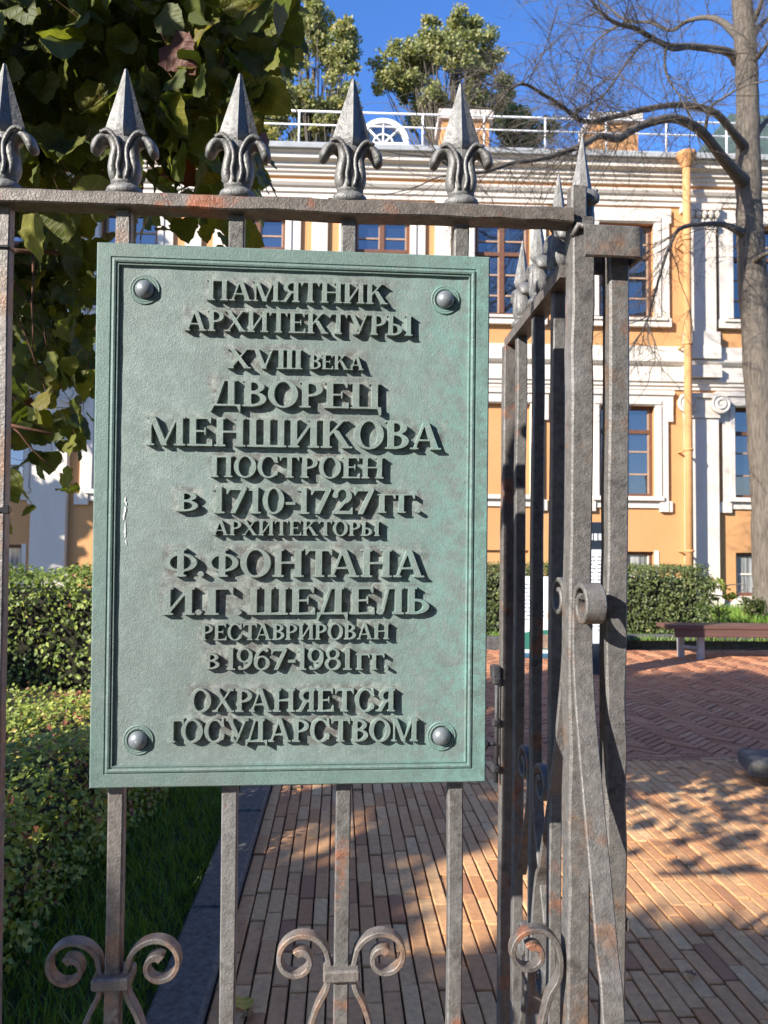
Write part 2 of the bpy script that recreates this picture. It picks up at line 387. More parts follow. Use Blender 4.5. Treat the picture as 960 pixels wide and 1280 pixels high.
while s < 4.6:
    wv = BW * random.uniform(.97, 1.03); t = .2 - random.uniform(0, BL)
    while t < 5.86:
        L = BL * random.uniform(.94, 1.05)
        p = clip([(s, t), (s + wv, t), (s + wv, t + L), (s, t + L)], -.43, 4.6, .2, 5.86)
        if p: lay(mb, p, .0034)
        t += L
    s += wv
tag(mb.build('brick_path', M['brick']), kind='structure')
mb = MB()
for row in range(2):
    s = -.43 - row * .11
    while s < 6.5:
        lay(mb, [(s, 5.862 + row * .075), (s + BL, 5.862 + row * .075), (s + BL, 5.937 + row * .075), (s, 5.937 + row * .075)]); s += BL
wq, lq = .072, .288; c45 = math.sqrt(.5)
for a in range(-140, 160):
    for b in range(-50, 60):
        ox, oy = a * wq + b * lq, a * wq - b * lq
        for q in ([(ox, oy), (ox + lq, oy), (ox + lq, oy + wq), (ox, oy + wq)], [(ox, oy + wq), (ox + wq, oy + wq), (ox + wq, oy + wq + lq), (ox, oy + wq + lq)]):
            P = [((x - y) * c45 + 3, (x + y) * c45 + 9) for x, y in q]
            if P[0][0] < -4.5 or P[0][0] > 9.5 or P[0][1] < 5.5 or P[0][1] > 12.6: continue
            p = clip(P, -4.2 if P[0][1] > 7.2 else -.43, 9, 6.015, 12.3)
            if p: lay(mb, p, .005)
tag(mb.build('brick_forecourt', M['brick2']), kind='structure')

def bar_sheet(name, s0, s1, t0, t1, z0, z1, mat):
    m = MB(); n = max(1, int((t1 - t0) / 1.1)) if (t1 - t0) > (s1 - s0) else 1; k = max(1, int((s1 - s0) / 1.1)) if n == 1 else 1
    for i in range(n):
        for j in range(k):
            a, b = t0 + (t1 - t0) * i / n, t0 + (t1 - t0) * (i + 1) / n; c, d = s0 + (s1 - s0) * j / k, s0 + (s1 - s0) * (j + 1) / k
            g = .003; ch = .012; V = []
            for ins, z in ((g, z0), (g, z1 - ch), (g + ch, z1)):
                for (p, q) in ((c + ins, a + ins), (d - ins, a + ins), (d - ins, b - ins), (c + ins, b - ins)):
                    x, y = pw(p, q); V.append((x, y, z + random.gauss(0, .001)))
            m.add(V, [(i_ + 4 * l, (i_ + 1) % 4 + 4 * l, (i_ + 1) % 4 + 4 * l + 4, i_ + 4 * l + 4) for l in range(2) for i_ in range(4)] + [(8, 9, 10, 11)])
    return tag(m.build(name, mat), kind='structure')
bar_sheet('granite_kerb', -.625, -.432, 1.0, 7.1, -.05, .045, M['granite'])
bar_sheet('kerb', 1.0, 4.62, 12.36, 12.54, -.05, .20, M['kerbstone'])
bar_sheet('kerb', 4.62, 16, 12.72, 12.92, -.05, .20, M['kerbstone'])
bar_sheet('kerb', 4.40, 4.62, 12.54, 12.92, -.05, .20, M['kerbstone'])
sheet('lawn', [pw(.6, 12.5), pw(30, 12.5), (32, 23), (-2, 21.2)], .13, M['lawn'])

def blades(name, n, fn, h, mat, wdt=.004):
    P = fn(n); N = len(P)
    a = rng.uniform(0, 2 * np.pi, N); ln = rng.normal(0, .35, (N, 2))
    X = np.stack([np.cos(a), np.sin(a), 0 * a], -1); Z = np.stack([ln[:, 0], ln[:, 1], np.ones(N)], -1); Z /= np.linalg.norm(Z, axis=1)[:, None]
    ROT = np.stack([X, np.cross(Z, X), Z], -1); sc = rng.uniform(.5, 1.15, N)
    o = instanced(name, [(-1, 0, 0), (1, 0, 0), (.7, .1, .55), (-.7, .1, .55), (0, .35, 1)], [(0, 1, 2, 3), (3, 2, 4)], P, ROT,
                  np.stack([np.full(N, wdt), h * sc, h * sc], -1), np.clip(rng.normal(.5, .22, N), 0, 1), mat)
    return tag(o, kind='stuff')
def f1(n):
    s_, t_ = rng.uniform(-1.75, -.64, n), rng.uniform(1.9, 7.4, n); k = rng.random(n) < np.clip((s_ + 1.9) * 3, 0, 1); s_, t_ = s_[k], t_[k]
    return np.stack([s_ * PC - t_ * PS, s_ * PS + t_ * PC, np.full(len(s_), -.055)], -1)
blades('grass', 15000, f1, .085, M['grass'])
def f2(n):
    x, y = rng.uniform(1.5, 12.5, n), rng.uniform(12.8, 19.9, n); return np.stack([x, y, np.full(n, .13)], -1)
blades('grass', 26000, f2, .10, M['grass'], .009)
def f3(n):
    x, y = rng.uniform(5.4, 12, n), rng.uniform(15.5, 19.6, n); return np.stack([x, y, np.full(n, .13)], -1)
blades('grass', 6000, f3, .26, M['grass'], .012)

# ------------------------------------------------------------------ palace
pal = empty('palace', (0, 20, 0), R(1.8), label='long two storey ochre palace with white window surrounds, cornice and pilasters', cat='palace')
WX = [-10.0, -6.75, -3.42, -.13, 3.08, 6.40, 10.02, 13.3]
UP = (7.84, 10.38); LO = (3.05, 5.46); BA = (.46, 1.60); HW = .74
open_ = []
for k, x in enumerate(WX):
    open_ += [(x - HW, x + HW, *UP), (x - HW, x + HW, *LO), (x - HW + .02, x + HW - .02, *BA)]
X0, X1 = -16, 24
xs = sorted({X0, X1, *[o[0] for o in open_], *[o[1] for o in open_]}); zs = sorted({-.1, 12.1, *[o[2] for o in open_], *[o[3] for o in open_]})
wl = MB()
for i in range(len(xs) - 1):
    for j in range(len(zs) - 1):
        cx, cz = (xs[i] + xs[i + 1]) / 2, (zs[j] + zs[j + 1]) / 2
        if any(a < cx < b and c < cz < d for a, b, c, d in open_): continue
        wl.add([(xs[i], 0, zs[j]), (xs[i + 1], 0, zs[j]), (xs[i + 1], 0, zs[j + 1]), (xs[i], 0, zs[j + 1])], [(0, 1, 2, 3)])
for a, b, c, d in open_:
    y = .24
    wl.add([(a, 0, c), (b, 0, c), (b, 0, d), (a, 0, d), (a, y, c), (b, y, c), (b, y, d), (a, y, d)], [(0, 4, 5, 1), (1, 5, 6, 2), (2, 6, 7, 3), (3, 7, 4, 0)])
wl.add([(X0, 0, -.1), (X0, 12, -.1), (X0, 12, 12.1), (X0, 0, 12.1), (X1, 0, -.1), (X1, 12, -.1), (X1, 12, 12.1), (X1, 0, 12.1)], [(0, 1, 2, 3), (7, 6, 5, 4), (1, 5, 6, 2)])
wl.build('wall', M['ochre'], pal)
MB().add([(X0, .1, 12.11), (X1, .1, 12.11), (X1, 12, 12.7), (X0, 12, 12.7)], [(0, 1, 2, 3)]).build('roof', M['gutter'], pal)

def mould(name, prof, mat, x0=X0, x1=X1, parent=pal):  # prof: (out, z) pairs from bottom to top, closed at the wall
    P = [(.02, prof[0][1])] + [(-o, z) for o, z in prof] + [(.02, prof[-1][1])]
    return MB().hull_profile(P, x0, x1).build(name, mat, parent)
mould('plinth', [(.09, -.12), (.09, .26), (.05, .30), (.05, .335)], M['white'])
mould('belt_course', [(.05, 5.90), (.05, 5.98), (.10, 6.0), (.10, 6.07), (.15, 6.10), (.15, 6.17), (.07, 6.2), (.07, 6.52), (.13, 6.55), (.20, 6.62), (.20, 6.68), (.08, 6.7), (.08, 7.05)], M['white'])
mould('architrave', [(.06, 10.86), (.06, 10.96), (.11, 10.99), (.11, 11.09), (.17, 11.13), (.22, 11.2), (.22, 11.26)], M['white'])
mould('cornice', [(.08, 11.44), (.08, 11.51), (.14, 11.53), (.14, 11.60), (.21, 11.63), (.21, 11.72), (.30, 11.75), (.36, 11.78), (.36, 11.89), (.43, 11.93), (.43, 11.96)], M['white'])
mould('gutter', [(.42, 11.965), (.52, 11.97), (.54, 12.08), (.50, 12.12), (.2, 12.15)], M['gutter'])

def ribs(x, z0, z1, hw):
    fr = MB(); y0, y1 = .13, .20; f = .085
    fr.box((x - hw, y0, z0), (x - hw + f, y1, z1)); fr.box((x + hw - f, y0, z0), (x + hw, y1, z1))
    fr.box((x - hw + f, y0, z0), (x + hw - f, y1, z0 + f)); fr.box((x - hw + f, y0, z1 - f), (x + hw - f, y1, z1))
    return fr, y0, y1, f
def window(x, z0, z1, rows, hw=HW, big=None, blind=False, curtain=False, surround=None):
    fr, y0, y1, f = ribs(0, 0, z1 - z0, hw); H = z1 - z0
    fr.box((-.06, y0 - .02, f), (.06, y1 + .003, H - f))
    if big: fr.box((-hw + f, y0 - .012, H * big - .05), (-.06, y1 + .002, H * big + .05)); fr.box((.06, y0 - .012, H * big - .05), (hw - f, y1 + .002, H * big + .05))
    win = fr.build('window', M['brown'], pal); win.location = (x, 0, z0)
    # light inner glazing bars
    gb = MB()
    for sx in (-1, 1):
        a, b = sorted((sx * .06, sx * (hw - f)))
        gb.box((a, y0 + .02, f), (a + .035, y1 - .012, H - f)); gb.box((b - .035, y0 + .02, f), (b, y1 - .012, H - f))
        for r_ in rows:
            gb.box((a + .035, y0 + .02, H * r_ - .022), (b - .035, y1 - .012, H * r_ + .022))
    gb.build('glazing_bar', M['white' if not blind else 'brown'] if curtain else M['brown2'], win)
    pn = MB(); zr = [.01] + [H * q for q in rows] + [H - .01]
    for (a, b) in ((-hw + .01, 0), (0, hw - .01)):
        for q in range(len(zr) - 1):
            tx_, tz_ = random.gauss(0, .012), random.gauss(0, .012)
            pn.add([(a, y1 - .02 - tx_ * .3 - tz_ * .3, zr[q]), (b, y1 - .02 + tx_ * .3 - tz_ * .3, zr[q]), (b, y1 - .02 + tx_ * .3 + tz_ * .3, zr[q + 1]), (a, y1 - .02 - tx_ * .3 + tz_ * .3, zr[q + 1])], [(0, 1, 2, 3)])
    pn.build('pane', M['curtain_glass'] if curtain else M['glass'], win)
    if surround: link('surround', surround, M['white'], win)
    return win
M['brown2'] = simple('pale_inner_sash', (.30, .19, .12), (.40, .27, .19), 6, .6)
cg = Mat('glass_with_curtain'); n_ = cg.noise(2.0, 4, .6, stretch=(5, 1, .25)); cg.set(color=cg.mix(cg.ramp(n_, [(.38, K0), (.62, W1)]), (.035, .045, .05), (.40, .40, .38)), rough=.05, spec=.8)
M['curtain_glass'] = cg.m
def surround_up():
    H = UP[1] - UP[0]; m = MB(); o = .40
    for sx in (-1, 1):
        a, b = sorted((sx * HW, sx * (HW + o))); m.box((a, -.09, -.05), (b, .0, H)); 
        a, b = sorted((sx * (HW + .03), sx * (HW + .16))); m.box((a, -.125, .0), (b, -.088, H - .0))
    m.box((-HW - o - .06, -.092, H), (HW + o + .06, 0, H + .40)); m.box((-HW - .16, -.127, H + .03), (HW + .16, -.09, H + .16))
    m.box((-HW - o - .03, -.15, -.28), (HW + o + .03, 0, -.05)); m.box((-HW - .3, -.2, -.12), (HW + .3, -.148, -.055))
    return m.mesh('surround')
def surround_lo():
    H = LO[1] - LO[0]; m = MB(); o = .34
    for sx in (-1, 1):
        a, b = sorted((sx * HW, sx * (HW + o))); m.box((a, -.09, -.12), (b, 0, H)); 
        a, b = sorted((sx * (HW + .03), sx * (HW + .15))); m.box((a, -.125, .0), (b, -.088, H))
        a, b = sorted((sx * (HW + o), sx * (HW + o + .14))); m.box((a, -.086, H - .42), (b, 0, H + .0)); m.box((a, -.083, -.4), (b - .03 * (sx > 0), 0, -.12))
        a, b = sorted((sx * (HW + .12), sx * (HW + o))); m.box((a, -.11, -.4), (b, 0, -.121))
    m.box((-HW - o - .14, -.092, H), (HW + o + .14, 0, H + .28)); m.box((-HW - o - .16, -.14, H + .28), (HW + o + .16, 0, H + .40)); m.box((-HW - .15, -.127, H + .03), (HW + .15, -.09, H + .14))
    m.box((-HW - .20, -.16, -.11), (HW + .20, -.088, 0)); m.box((-HW - .12, -.06, -.30), (HW + .12, 0, -.12))
    return m.mesh('surround')
def surround_ba():
    m = MB(); H = BA[1] - BA[0]; h = HW - .02
    m.box((-h - .08, -.14, -.20), (h + .08, 0, -.0)); m.box((h, -.02, 0), (h + .12, 0, H + .03)); 
    return m.mesh('sill')
SU, SLo, SB = surround_up(), surround_lo(), surround_ba()
for k, x in enumerate(WX):
    window(x, *UP, rows=[.22, .44, .80], big=.66, surround=SU)
    if k == 4:   # walled-up bay
        n_ = MB().box((x - HW, .06, LO[0]), (x + HW, .1, LO[1])).build('blind_window', M['ochre'], pal); s_ = link('surround', SLo, M['white'], n_); s_.location = (x, 0, LO[0])
        MB().box((x - HW, .09, BA[0]), (x + HW, .12, BA[1])).build('blind_window', M['ochre'], pal)
    else:
        window(x, *LO, rows=[.25, .50], big=.72, surround=SLo)
        wb = window(x, *BA, rows=[.5], hw=HW - .02, curtain=True); link('sill', SB, M['white'], wb)
# narrow pilaster strips between the windows, broad ionic pilasters at the ends of the bay
for x in (-5.08, -1.78, 1.48):
    p = MB(); p.box((x - .21, -.10, 7.051), (x + .21, 0, 10.859)); p.box((x - .26, -.14, 10.52), (x + .26, -.098, 10.70)); p.box((x - .25, -.135, 7.06), (x + .25, -.099, 7.3)); p.build('pilaster', M['white'], pal)
    p = MB(); p.box((x - .21, -.08, .336), (x + .21, 0, 5.899)); p.build('pilaster', M['white'], pal)
def pilaster(x, hw):
    p = MB(); p.box((x - hw, -.20, -.1), (x + hw, 0, 5.12)); p.box((x - hw - .07, -.28, -.11), (x + hw + .07, -.05, .5)); p.box((x - hw - .03, -.24, .5), (x + hw + .03, -.1, .62)); 
    po = p.build('pilaster', M['white'], pal)
    def cap(z):
        c = MB(); c.box((x - hw - .02, -.25, z), (x + hw + .02, 0, z + .16)); c.box((x - hw - .10, -.32, z + .52), (x + hw + .10, 0, z + .64)); c.box((x - hw, -.24, z + .16), (x + hw, -.0, z + .52))
        for sx in (-1, 1):
            cx = x + sx * (hw + .02)
            c.lathe([(.26, .0), (.26, .08), (.20, .10), (.20, .085), (.15, .085), (.15, .105), (.09, .105), (.09, .09), (.04, .12), (.001, .12)], 20, (cx, -.245, z + .36), '-y')
        return c.build('capital', M['white'], po)
    cap(5.13)
    p = MB(); p.box((x - hw + .03, -.20, 7.052), (x + hw - .03, 0, 10.2)); p.box((x - hw - .04, -.27, 7.06), (x + hw + .04, -.05, 7.42)); p2 = p.build('pilaster', M['white'], pal)
    c = MB(); c.box((x - hw - .08, -.30, 10.68), (x + hw + .08, 0, 10.855)); c.box((x - hw + .02, -.23, 10.2), (x + hw - .02, 0, 10.68))
    for q in range(5):
        xx = x - hw + .08 + q * (2 * hw - .16) / 4
        for zz, oo in ((10.24, .26), (10.44, .30)): c.lathe([(.005, 0), (.07, .05), (.085, .13), (.05, .2), (.01, .23)], 8, (xx + (.06 if zz > 10.3 else 0), -oo + .02, zz))
    c.build('capital', M['white'], p2)
    e = MB(); e.box((x - hw - .06, -.30, 6.2), (x + hw + .06, -.05, 6.52)); e.box((x - hw - .05, -.29, 6.7), (x + hw + .05, -.05, 7.05)); e.build('pedestal', M['white'], pal)
pilaster(-8.57, .44); pilaster(8.36, .42)
dp = MB(); dp.tube([(7.80, -.60, 11.9), (7.80, -.60, 9), (7.80, -.60, 5), (7.80, -.60, .25)], .10, 14)
dp.lathe([(.10, 0), (.12, .05), (.23, .30), (.25, .32), (.25, .42), (.22, .42)], 16, (7.80, -.60, 11.62))
for z in (9.7, 6.95, 4.2, 1.6): dp.lathe([(.115, 0), (.122, .03), (.115, .06)], 14, (7.80, -.60, z)); dp.box((7.75, -.56, z + .01), (7.81, .0, z + .05))
dp.build('downpipe', M['ochre'], pal)
rl = MB(); ry_, zt = -.35, 13.2
for z, r_ in ((13.02, .028), (12.66, .022)): rl.tube([(X0, ry_, z), (X1, ry_, z)], r_, 6)
for k in range(int((X1 - X0) / 1.62)): rl.tube([(X0 + .7 + k * 1.62, ry_, 12.08), (X0 + .7 + k * 1.62, ry_, 13.02)], .03, 6)
rl.build('railing', M['white_paint'], pal)
for (x0, x1, zt) in ((1.42, 2.98, 13.62), (5.68, 7.20, 13.66), (-7.6, -6.2, 13.6)):
    c = MB(); c.box((x0 + .12, .9, 12.1), (x1 - .12, 1.9, zt)); co = c.build('chimney', M['ochre'], pal); MB().box((x0 + .02, .8, zt), (x1 - .02, 2.0, zt + .26)).build('chimney_cap', M['white'], co)
for (xc, ns) in ((-.12, 3),):
    d = MB(); cz = 12.60; ro, ri = .70, .57; yb = .35
    th = np.linspace(0, np.pi, 25)
    for i in range(24):
        V = [(xc + r_ * math.cos(t), y, cz + r_ * math.sin(t)) for t in (th[i], th[i + 1]) for r_ in (ri, ro) for y in (yb, yb + .9)]
        d.add(V, [(0, 2, 6, 4), (2, 3, 7, 6), (0, 4, 5, 1), (1, 5, 7, 3)])
    for a in (R(45), R(90), R(135)):
        c_, s_ = math.cos(a), math.sin(a); d.tube([(xc, yb + .05, cz), (xc + .56 * c_, yb + .05, cz + .56 * s_)], .03, 6)
    d.tube([(xc + .27 * math.cos(t), yb + .05, cz + .27 * math.sin(t)) for t in th], .025, 6); d.box((xc - .70, yb - .02, cz - .5), (xc + .70, yb + .9, cz + .02))
    do = d.build('dormer', M['white_paint'], pal)
    MB().add([(xc + .54 * math.cos(t), yb + .1, cz + .54 * math.sin(t)) for t in th], [tuple(range(25))]).build('pane', M['glass'], do)

# green roofed building further right
gb = empty('green_roofed_building', (14.9, 33, 0), R(4), label='dark green hipped metal roof rising behind the bare tree on the right', cat='building')
bw = MB(); bw.box((-3.3, -4.2, 0), (9, 5, 15.9)); bw.build('wall', M['ochre'], gb)
br = MB(); br.add([(-3.9, -4.8, 15.9), (9.6, -4.8, 15.9), (9.6, 5.6, 15.9), (-3.9, 5.6, 15.9), (.4, .4, 21.2), (6, .4, 21.2)], [(0, 1, 5, 4), (1, 2, 5), (2, 3, 4, 5), (3, 0, 4), (3, 2, 1, 0)]); br.build('roof', M['greenroof'], gb)

# ------------------------------------------------------------------ trees
def smooth_path(P, n=6):
    P = np.asarray(P, float); out = []
    Q = np.vstack([2 * P[0] - P[1], P, 2 * P[-1] - P[-2]])
    for i in range(1, len(Q) - 2):
        for k in range(n):
            t = k / n; a, b, c, d = Q[i - 1], Q[i], Q[i + 1], Q[i + 2]
            out.append(.5 * ((2 * b) + (c - a) * t + (2 * a - 5 * b + 4 * c - d) * t * t + (3 * b - a - 3 * c + d) * t ** 3))
    out.append(P[-1]); return np.array(out)
def twig(mb, p, d, L, r, lvl, droop):
    n = max(4, int(L / .22)) if lvl else 4; pts = [p]; d = d / np.linalg.norm(d)
    for i in range(n):
        d = d + rng.normal(0, .17, 3) + np.array([0, 0, droop * .10]); d /= np.linalg.norm(d); pts.append(pts[-1] + d * L / n)
    pts = np.array(pts); mb.tube(pts, np.linspace(r, r * .4, len(pts)), 5 if r > .012 else 3, cap=False)
    if lvl == 0: return
    for k in range(int(rng.integers(4, 7))):
        j = int(rng.integers(1, len(pts))); q = d + rng.normal(0, .65, 3) + np.array([0, 0, .15 * droop])
        twig(mb, pts[j], q, L * rng.uniform(.38, .66), max(.0036, r * .5), lvl - 1, droop)

# bare tree on the right
TY = 17.4
bt_base = at(966, 782, TY)
bare = empty('bare_tree', (bt_base[0], bt_base[1], .1), label='tall nearly bare tree with grey trunk and spreading twiggy limbs at the right edge', cat='tree')
bo = np.array(bare.location)
tp = smooth_path([at(966, 790, TY), at(963, 700, TY), at(955, 560, TY), at(945, 410, TY + .1), at(938, 300, TY + .1), at(935, 200, TY), at(934, 110, TY - .1), at(930, 30, TY - .2), at(922, -60, TY - .3), at(915, -220, TY - .3)], 6) - bo
px2m = TY / 960
tr = np.interp(np.linspace(0, 1, len(tp)), [0, .05, .2, .45, .6, .78, .9, 1], [27, 22, 19, 16.5, 14, 13, 9, 3]) * px2m
trm = MB()
# bark relief: many sided tube with furrows
trm.tube(tp, tr * (1 + .04 * rng.normal(size=len(tp))), 18); trm.build('trunk', M['bark'], bare)
limbs = [
 ([(922, 75, 0), (907, 64, -.3), (862, 58, -.9), (832, 56, -1.4), (795, 36, -1.8), (768, 28, -2.2), (745, 8, -2.6), (720, -30, -2.9)], 7.5, .2),
 ([(926, 48, 0), (900, 26, .4), (880, 22, .7), (858, 27, 1.0), (838, 38, 1.3), (812, 28, 1.7), (785, 26, 2.0), (757, 7, 2.3), (735, -10, 2.5)], 6, .2),
 ([(930, 40, 0), (945, 20, -.4), (955, -10, -.8), (965, -60, -1.0)], 7, .3),
 ([(938, 45, 0), (955, 28, .4), (985, 5, .8), (1010, -40, 1.0)], 6, .3),
 ([(935, 190, 0), (918, 168, -.5), (895, 142, -.9), (862, 132, -1.4), (835, 132, -1.8), (800, 138, -2.2), (768, 146, -2.5), (731, 152, -2.8), (701, 132, -3.2), (676, 116, -3.5), (655, 105, -3.8), (640, 110, -4.0)], 7.5, -.2),
 ([(932, 230, 0), (905, 200, -.8), (880, 168, -1.5), (862, 155, -1.9), (840, 148, -2.2), (810, 154, -2.6), (788, 164, -2.8), (772, 174, -3.0), (750, 170, -3.2), (731, 180, -3.5), (705, 190, -3.8), (675, 199, -4.1), (640, 204, -4.4), (605, 215, -4.7), (575, 216, -5)], 9.5, -.3),
 ([(930, 292, 0), (905, 281, -.5), (880, 280, -.9), (850, 286, -1.2), (836, 310, -1.4), (826, 340, -1.6), (815, 380, -1.7), (809, 403, -1.8)], 5.5, -1.0),
 ([(938, 180, 0), (952, 158, .4), (972, 140, .8), (1000, 120, 1.1)], 7, .2),
 ([(940, 330, 0), (952, 320, -.4), (975, 312, -.7), (1010, 300, -1.0)], 6, -.2),
 ([(936, 80, 0), (948, 70, -.5), (970, 40, -1.0), (990, 10, -1.4)], 6, .2),
 ([(880, 168, -1.5), (888, 135, -1.8), (905, 122, -2.1), (930, 108, -2.4), (962, 100, -2.8)], 2.6, .2),
 ([(862, 58, -.9), (840, 62, -1.3), (812, 50, -1.7), (790, 70, -2.0), (772, 95, -2.3), (755, 118, -2.6), (738, 130, -2.8)], 3.2, -.3),
 ([(785, 26, 2.0), (760, 40, 2.3), (735, 62, 2.6), (722, 90, 2.8)], 2.4, -.4),
 ([(832, 56, -1.4), (832, 90, -1.6), (848, 118, -1.8), (858, 135, -1.9)], 2.2, -.2),
]
for pts, r0, droop in limbs:
    P = smooth_path([at(a, b, TY + c) for a, b, c in pts], 5) - bo; lm = MB()
    rad = np.linspace(r0, max(1.0, r0 * .22), len(P)) * px2m; rad = rad * (.66 + .5 * np.exp(-np.arange(len(P)) / 2.5)); lm.tube(P, rad, 8)
    nspawn = int(len(P) * (.72 if r0 > 3 else .55))
    for k in range(nspawn):
        j = int(rng.integers(len(P) // 5, len(P))); dd = P[min(j + 1, len(P) - 1)] - P[j - 1]; dd /= np.linalg.norm(dd) + 1e-9
        q = dd * .7 + rng.normal(0, .55, 3) + np.array([-.15, 0, .12 * (1 if droop > -.5 else -2.5)])
        twig(lm, P[j], q, rng.uniform(.6, 1.9) * (1 if r0 > 3 else .8), rng.uniform(.007, .014), 2, droop)
    for k in range(3):
        dd = P[-1] - P[-3]; twig(lm, P[-1], dd / np.linalg.norm(dd) + rng.normal(0, .3, 3), 1.5, .016, 2, droop)
    lm.build('branch', M['twigbark'], bare)

def leaf_template(serr=True):
    n = 12; t = np.linspace(0, 1, n); half = .5 * np.sin(np.pi * t ** .72) ** .85 * (1 - .15 * t)
    half[0] = .05; half[-1] = 0.0
    V = []; F = []
    for i in range(n):
        fold = .16 * half[i] + .05 * math.sin(i * 1.9); droop = -.34 * (t[i] - .3) ** 2; k = (1 + .035 * (-1) ** i) if serr and 0 < i < n - 1 else 1
        y = t[i] - (.10 if i == 1 else 0)
        V += [(-half[i] * k, y - .014 * ((-1) ** i), fold + droop), (0, t[i], droop), (half[i] * k, y - .014 * ((-1) ** i), fold + droop)]
    for i in range(n - 1):
        a = 3 * i; F += [(a, a + 1, a + 4, a + 3), (a + 1, a + 2, a + 5, a + 4)]
    return np.array(V), F
LV, LF = leaf_template()
SV = np.array([(0, 0, 0), (-.36, .38, .08), (.36, .38, .08), (0, 1, -.05), (0, .42, 0)]); SF = [(0, 4, 1), (4, 3, 1), (0, 2, 4), (4, 2, 3)]
QV = np.array([(0, 0, 0), (-.42, .45, .08), (0, 1, 0), (.42, .45, .08)]); QF = [(0, 3, 2, 1)]

# linden tree: leaves in front of the palace, crown continuing out of the picture to the left and above
lind = empty('linden_tree', (-3.3, 2.7, 0), label='leafy linden with dark green leaves hanging behind the fence at upper left', cat='tree')
lo = np.array(lind.location)
poly = np.array([(-150, -150), (385, -150), (372, 0), (372, 70), (330, 92), (318, 140), (350, 205), (340, 245), (292, 262), (330, 300), (262, 318), (150, 330), (118, 350), (112, 500), (100, 560), (84, 640), (15, 655), (-150, 660)])
def inside(pt, pg):
    x, y = pt[:, 0], pt[:, 1]; c = np.zeros(len(pt), bool); j = len(pg) - 1
    for i in range(len(pg)):
        xi, yi = pg[i]; xj, yj = pg[j]
        c ^= ((yi > y) != (yj > y)) & (x < (xj - xi) * (y - yi) / (yj - yi + 1e-9) + xi); j = i
    return c
n = 60000
Y = rng.uniform(1.75, 3.3, n); X = rng.uniform(-.68, .05, n) * Y; Z = 1.6 + rng.uniform(-.02, .9, n) * Y
P = np.stack([X, Y, Z], -1); px = to_px(P); ok = inside(px, poly)
ok &= ~((px[:, 1] > 290) & (Y < 2.35 + .2 * rng.random(n)))
dens = np.where(px[:, 1] < 190, .10, .055); dens = np.where((px[:, 0] > 330) & (px[:, 1] > 90), .022, dens); dens = np.where((px[:, 1] > 230) & (px[:, 0] > 90), .013, dens)
dens = np.where((px[:, 1] > 300) & (px[:, 0] < 118), .13, dens); dens = np.where((px[:, 1] > 540), .035, dens)
dens = dens * np.where(px[:, 0] > 300, .7, 1.0)
dens = np.where((px[:, 1] > 470), dens * .55, dens)
ok &= rng.random(n) < dens * 1.6
P1 = P[ok]
def ball(c, r, n):
    v = rng.normal(size=(n, 3)); v /= np.linalg.norm(v, axis=1)[:, None]; return np.asarray(c) + v * (rng.random(n) ** (1 / 2.4))[:, None] * np.asarray(r)
P2 = np.vstack([ball((-1.95, 1.25, 3.05), (.95, .9, .9), 480), ball((-3.0, 2.6, 4.2), (1.5, 1.3, 1.4), 1100), ball((-1.2, 2.9, 4.3), (1.3, .9, 1.0), 500)])
pp = to_px(P2); vis = (P2[:, 1] > .3) & (pp[:, 0] > -20) & (pp[:, 1] > -20) & (pp[:, 0] < 980)
P2 = P2[~vis | inside(pp, poly)]
PL = np.vstack([P1, P2]); N = len(PL)
# leaves hang: midrib points down and outwards, blade faces out to the light
down = np.stack([rng.normal(.25, .5, N), rng.normal(-.1, .5, N), rng.normal(-.75, .35, N)], -1); down /= np.linalg.norm(down, axis=1)[:, None]
nr = np.stack([rng.normal(-.35, .5, N), rng.normal(-.45, .5, N), rng.normal(.6, .4, N)], -1); nr -= down * (nr * down).sum(1)[:, None]; nr /= np.linalg.norm(nr, axis=1)[:, None]
ROT = np.stack([np.cross(down, nr), down, nr], -1)
sc = rng.uniform(.06, .112, N)
tint = np.clip(rng.normal(.46, .25, N), 0, .95); red = rng.random(N) < .012; tint[red] = 1.0
instanced('crown', LV, LF, PL - lo, ROT, np.stack([sc * rng.uniform(.9, 1.1, N), sc, sc * rng.uniform(.3, 1.3, N)], -1), tint, M['linden'], lind)
tk = MB(); tk.tube(smooth_path([(-3.3, 2.7, -.1), (-3.25, 2.7, 1.5), (-3.1, 2.65, 3.0), (-3.05, 2.7, 5.2)], 5) - lo, np.linspace(.17, .06, 16), 12); tk.build('trunk', M['bark'], lind)
br = MB()
for tgt_, zz in (((-.55, 2.3, 3.05), 2.6), ((-.9, 2.2, 2.45), 2.2), ((-1.05, 2.4, 1.95), 1.9), ((-.35, 2.6, 3.3), 2.9), ((-1.9, 1.4, 3.5), 2.7), ((-.62, 2.0, 2.75), 2.5), ((-.95, 1.95, 1.85), 2.0)):
    a = np.array([-3.2, 2.7, zz]); b = np.array(tgt_); mid = (a + b) / 2 + np.array([0, 0, .22]); pth = smooth_path([a, mid, b], 8)
    br.tube(pth - lo, np.linspace(.035, .005, len(pth)), 6)
    for k in range(22):
        j = int(rng.integers(len(pth) // 3, len(pth))); q = np.array([.5, rng.normal(0, .5), rng.normal(-.25, .5)])
        L = rng.uniform(.15, .5); p = pth[j]; e = [p]; d = q / np.linalg.norm(q)
        for _ in range(5): d = d + rng.normal(0, .15, 3) + np.array([0, 0, -.12]); d /= np.linalg.norm(d); e.append(e[-1] + d * L / 5)
        e = np.array(e); te = to_px(e[-1:])
        if te[0, 0] > 380 or (te[0, 0] > 110 and te[0, 1] > 300) or te[0, 1] > 590: continue
        br.tube(e - lo, np.linspace(.004, .0016, 6), 4)
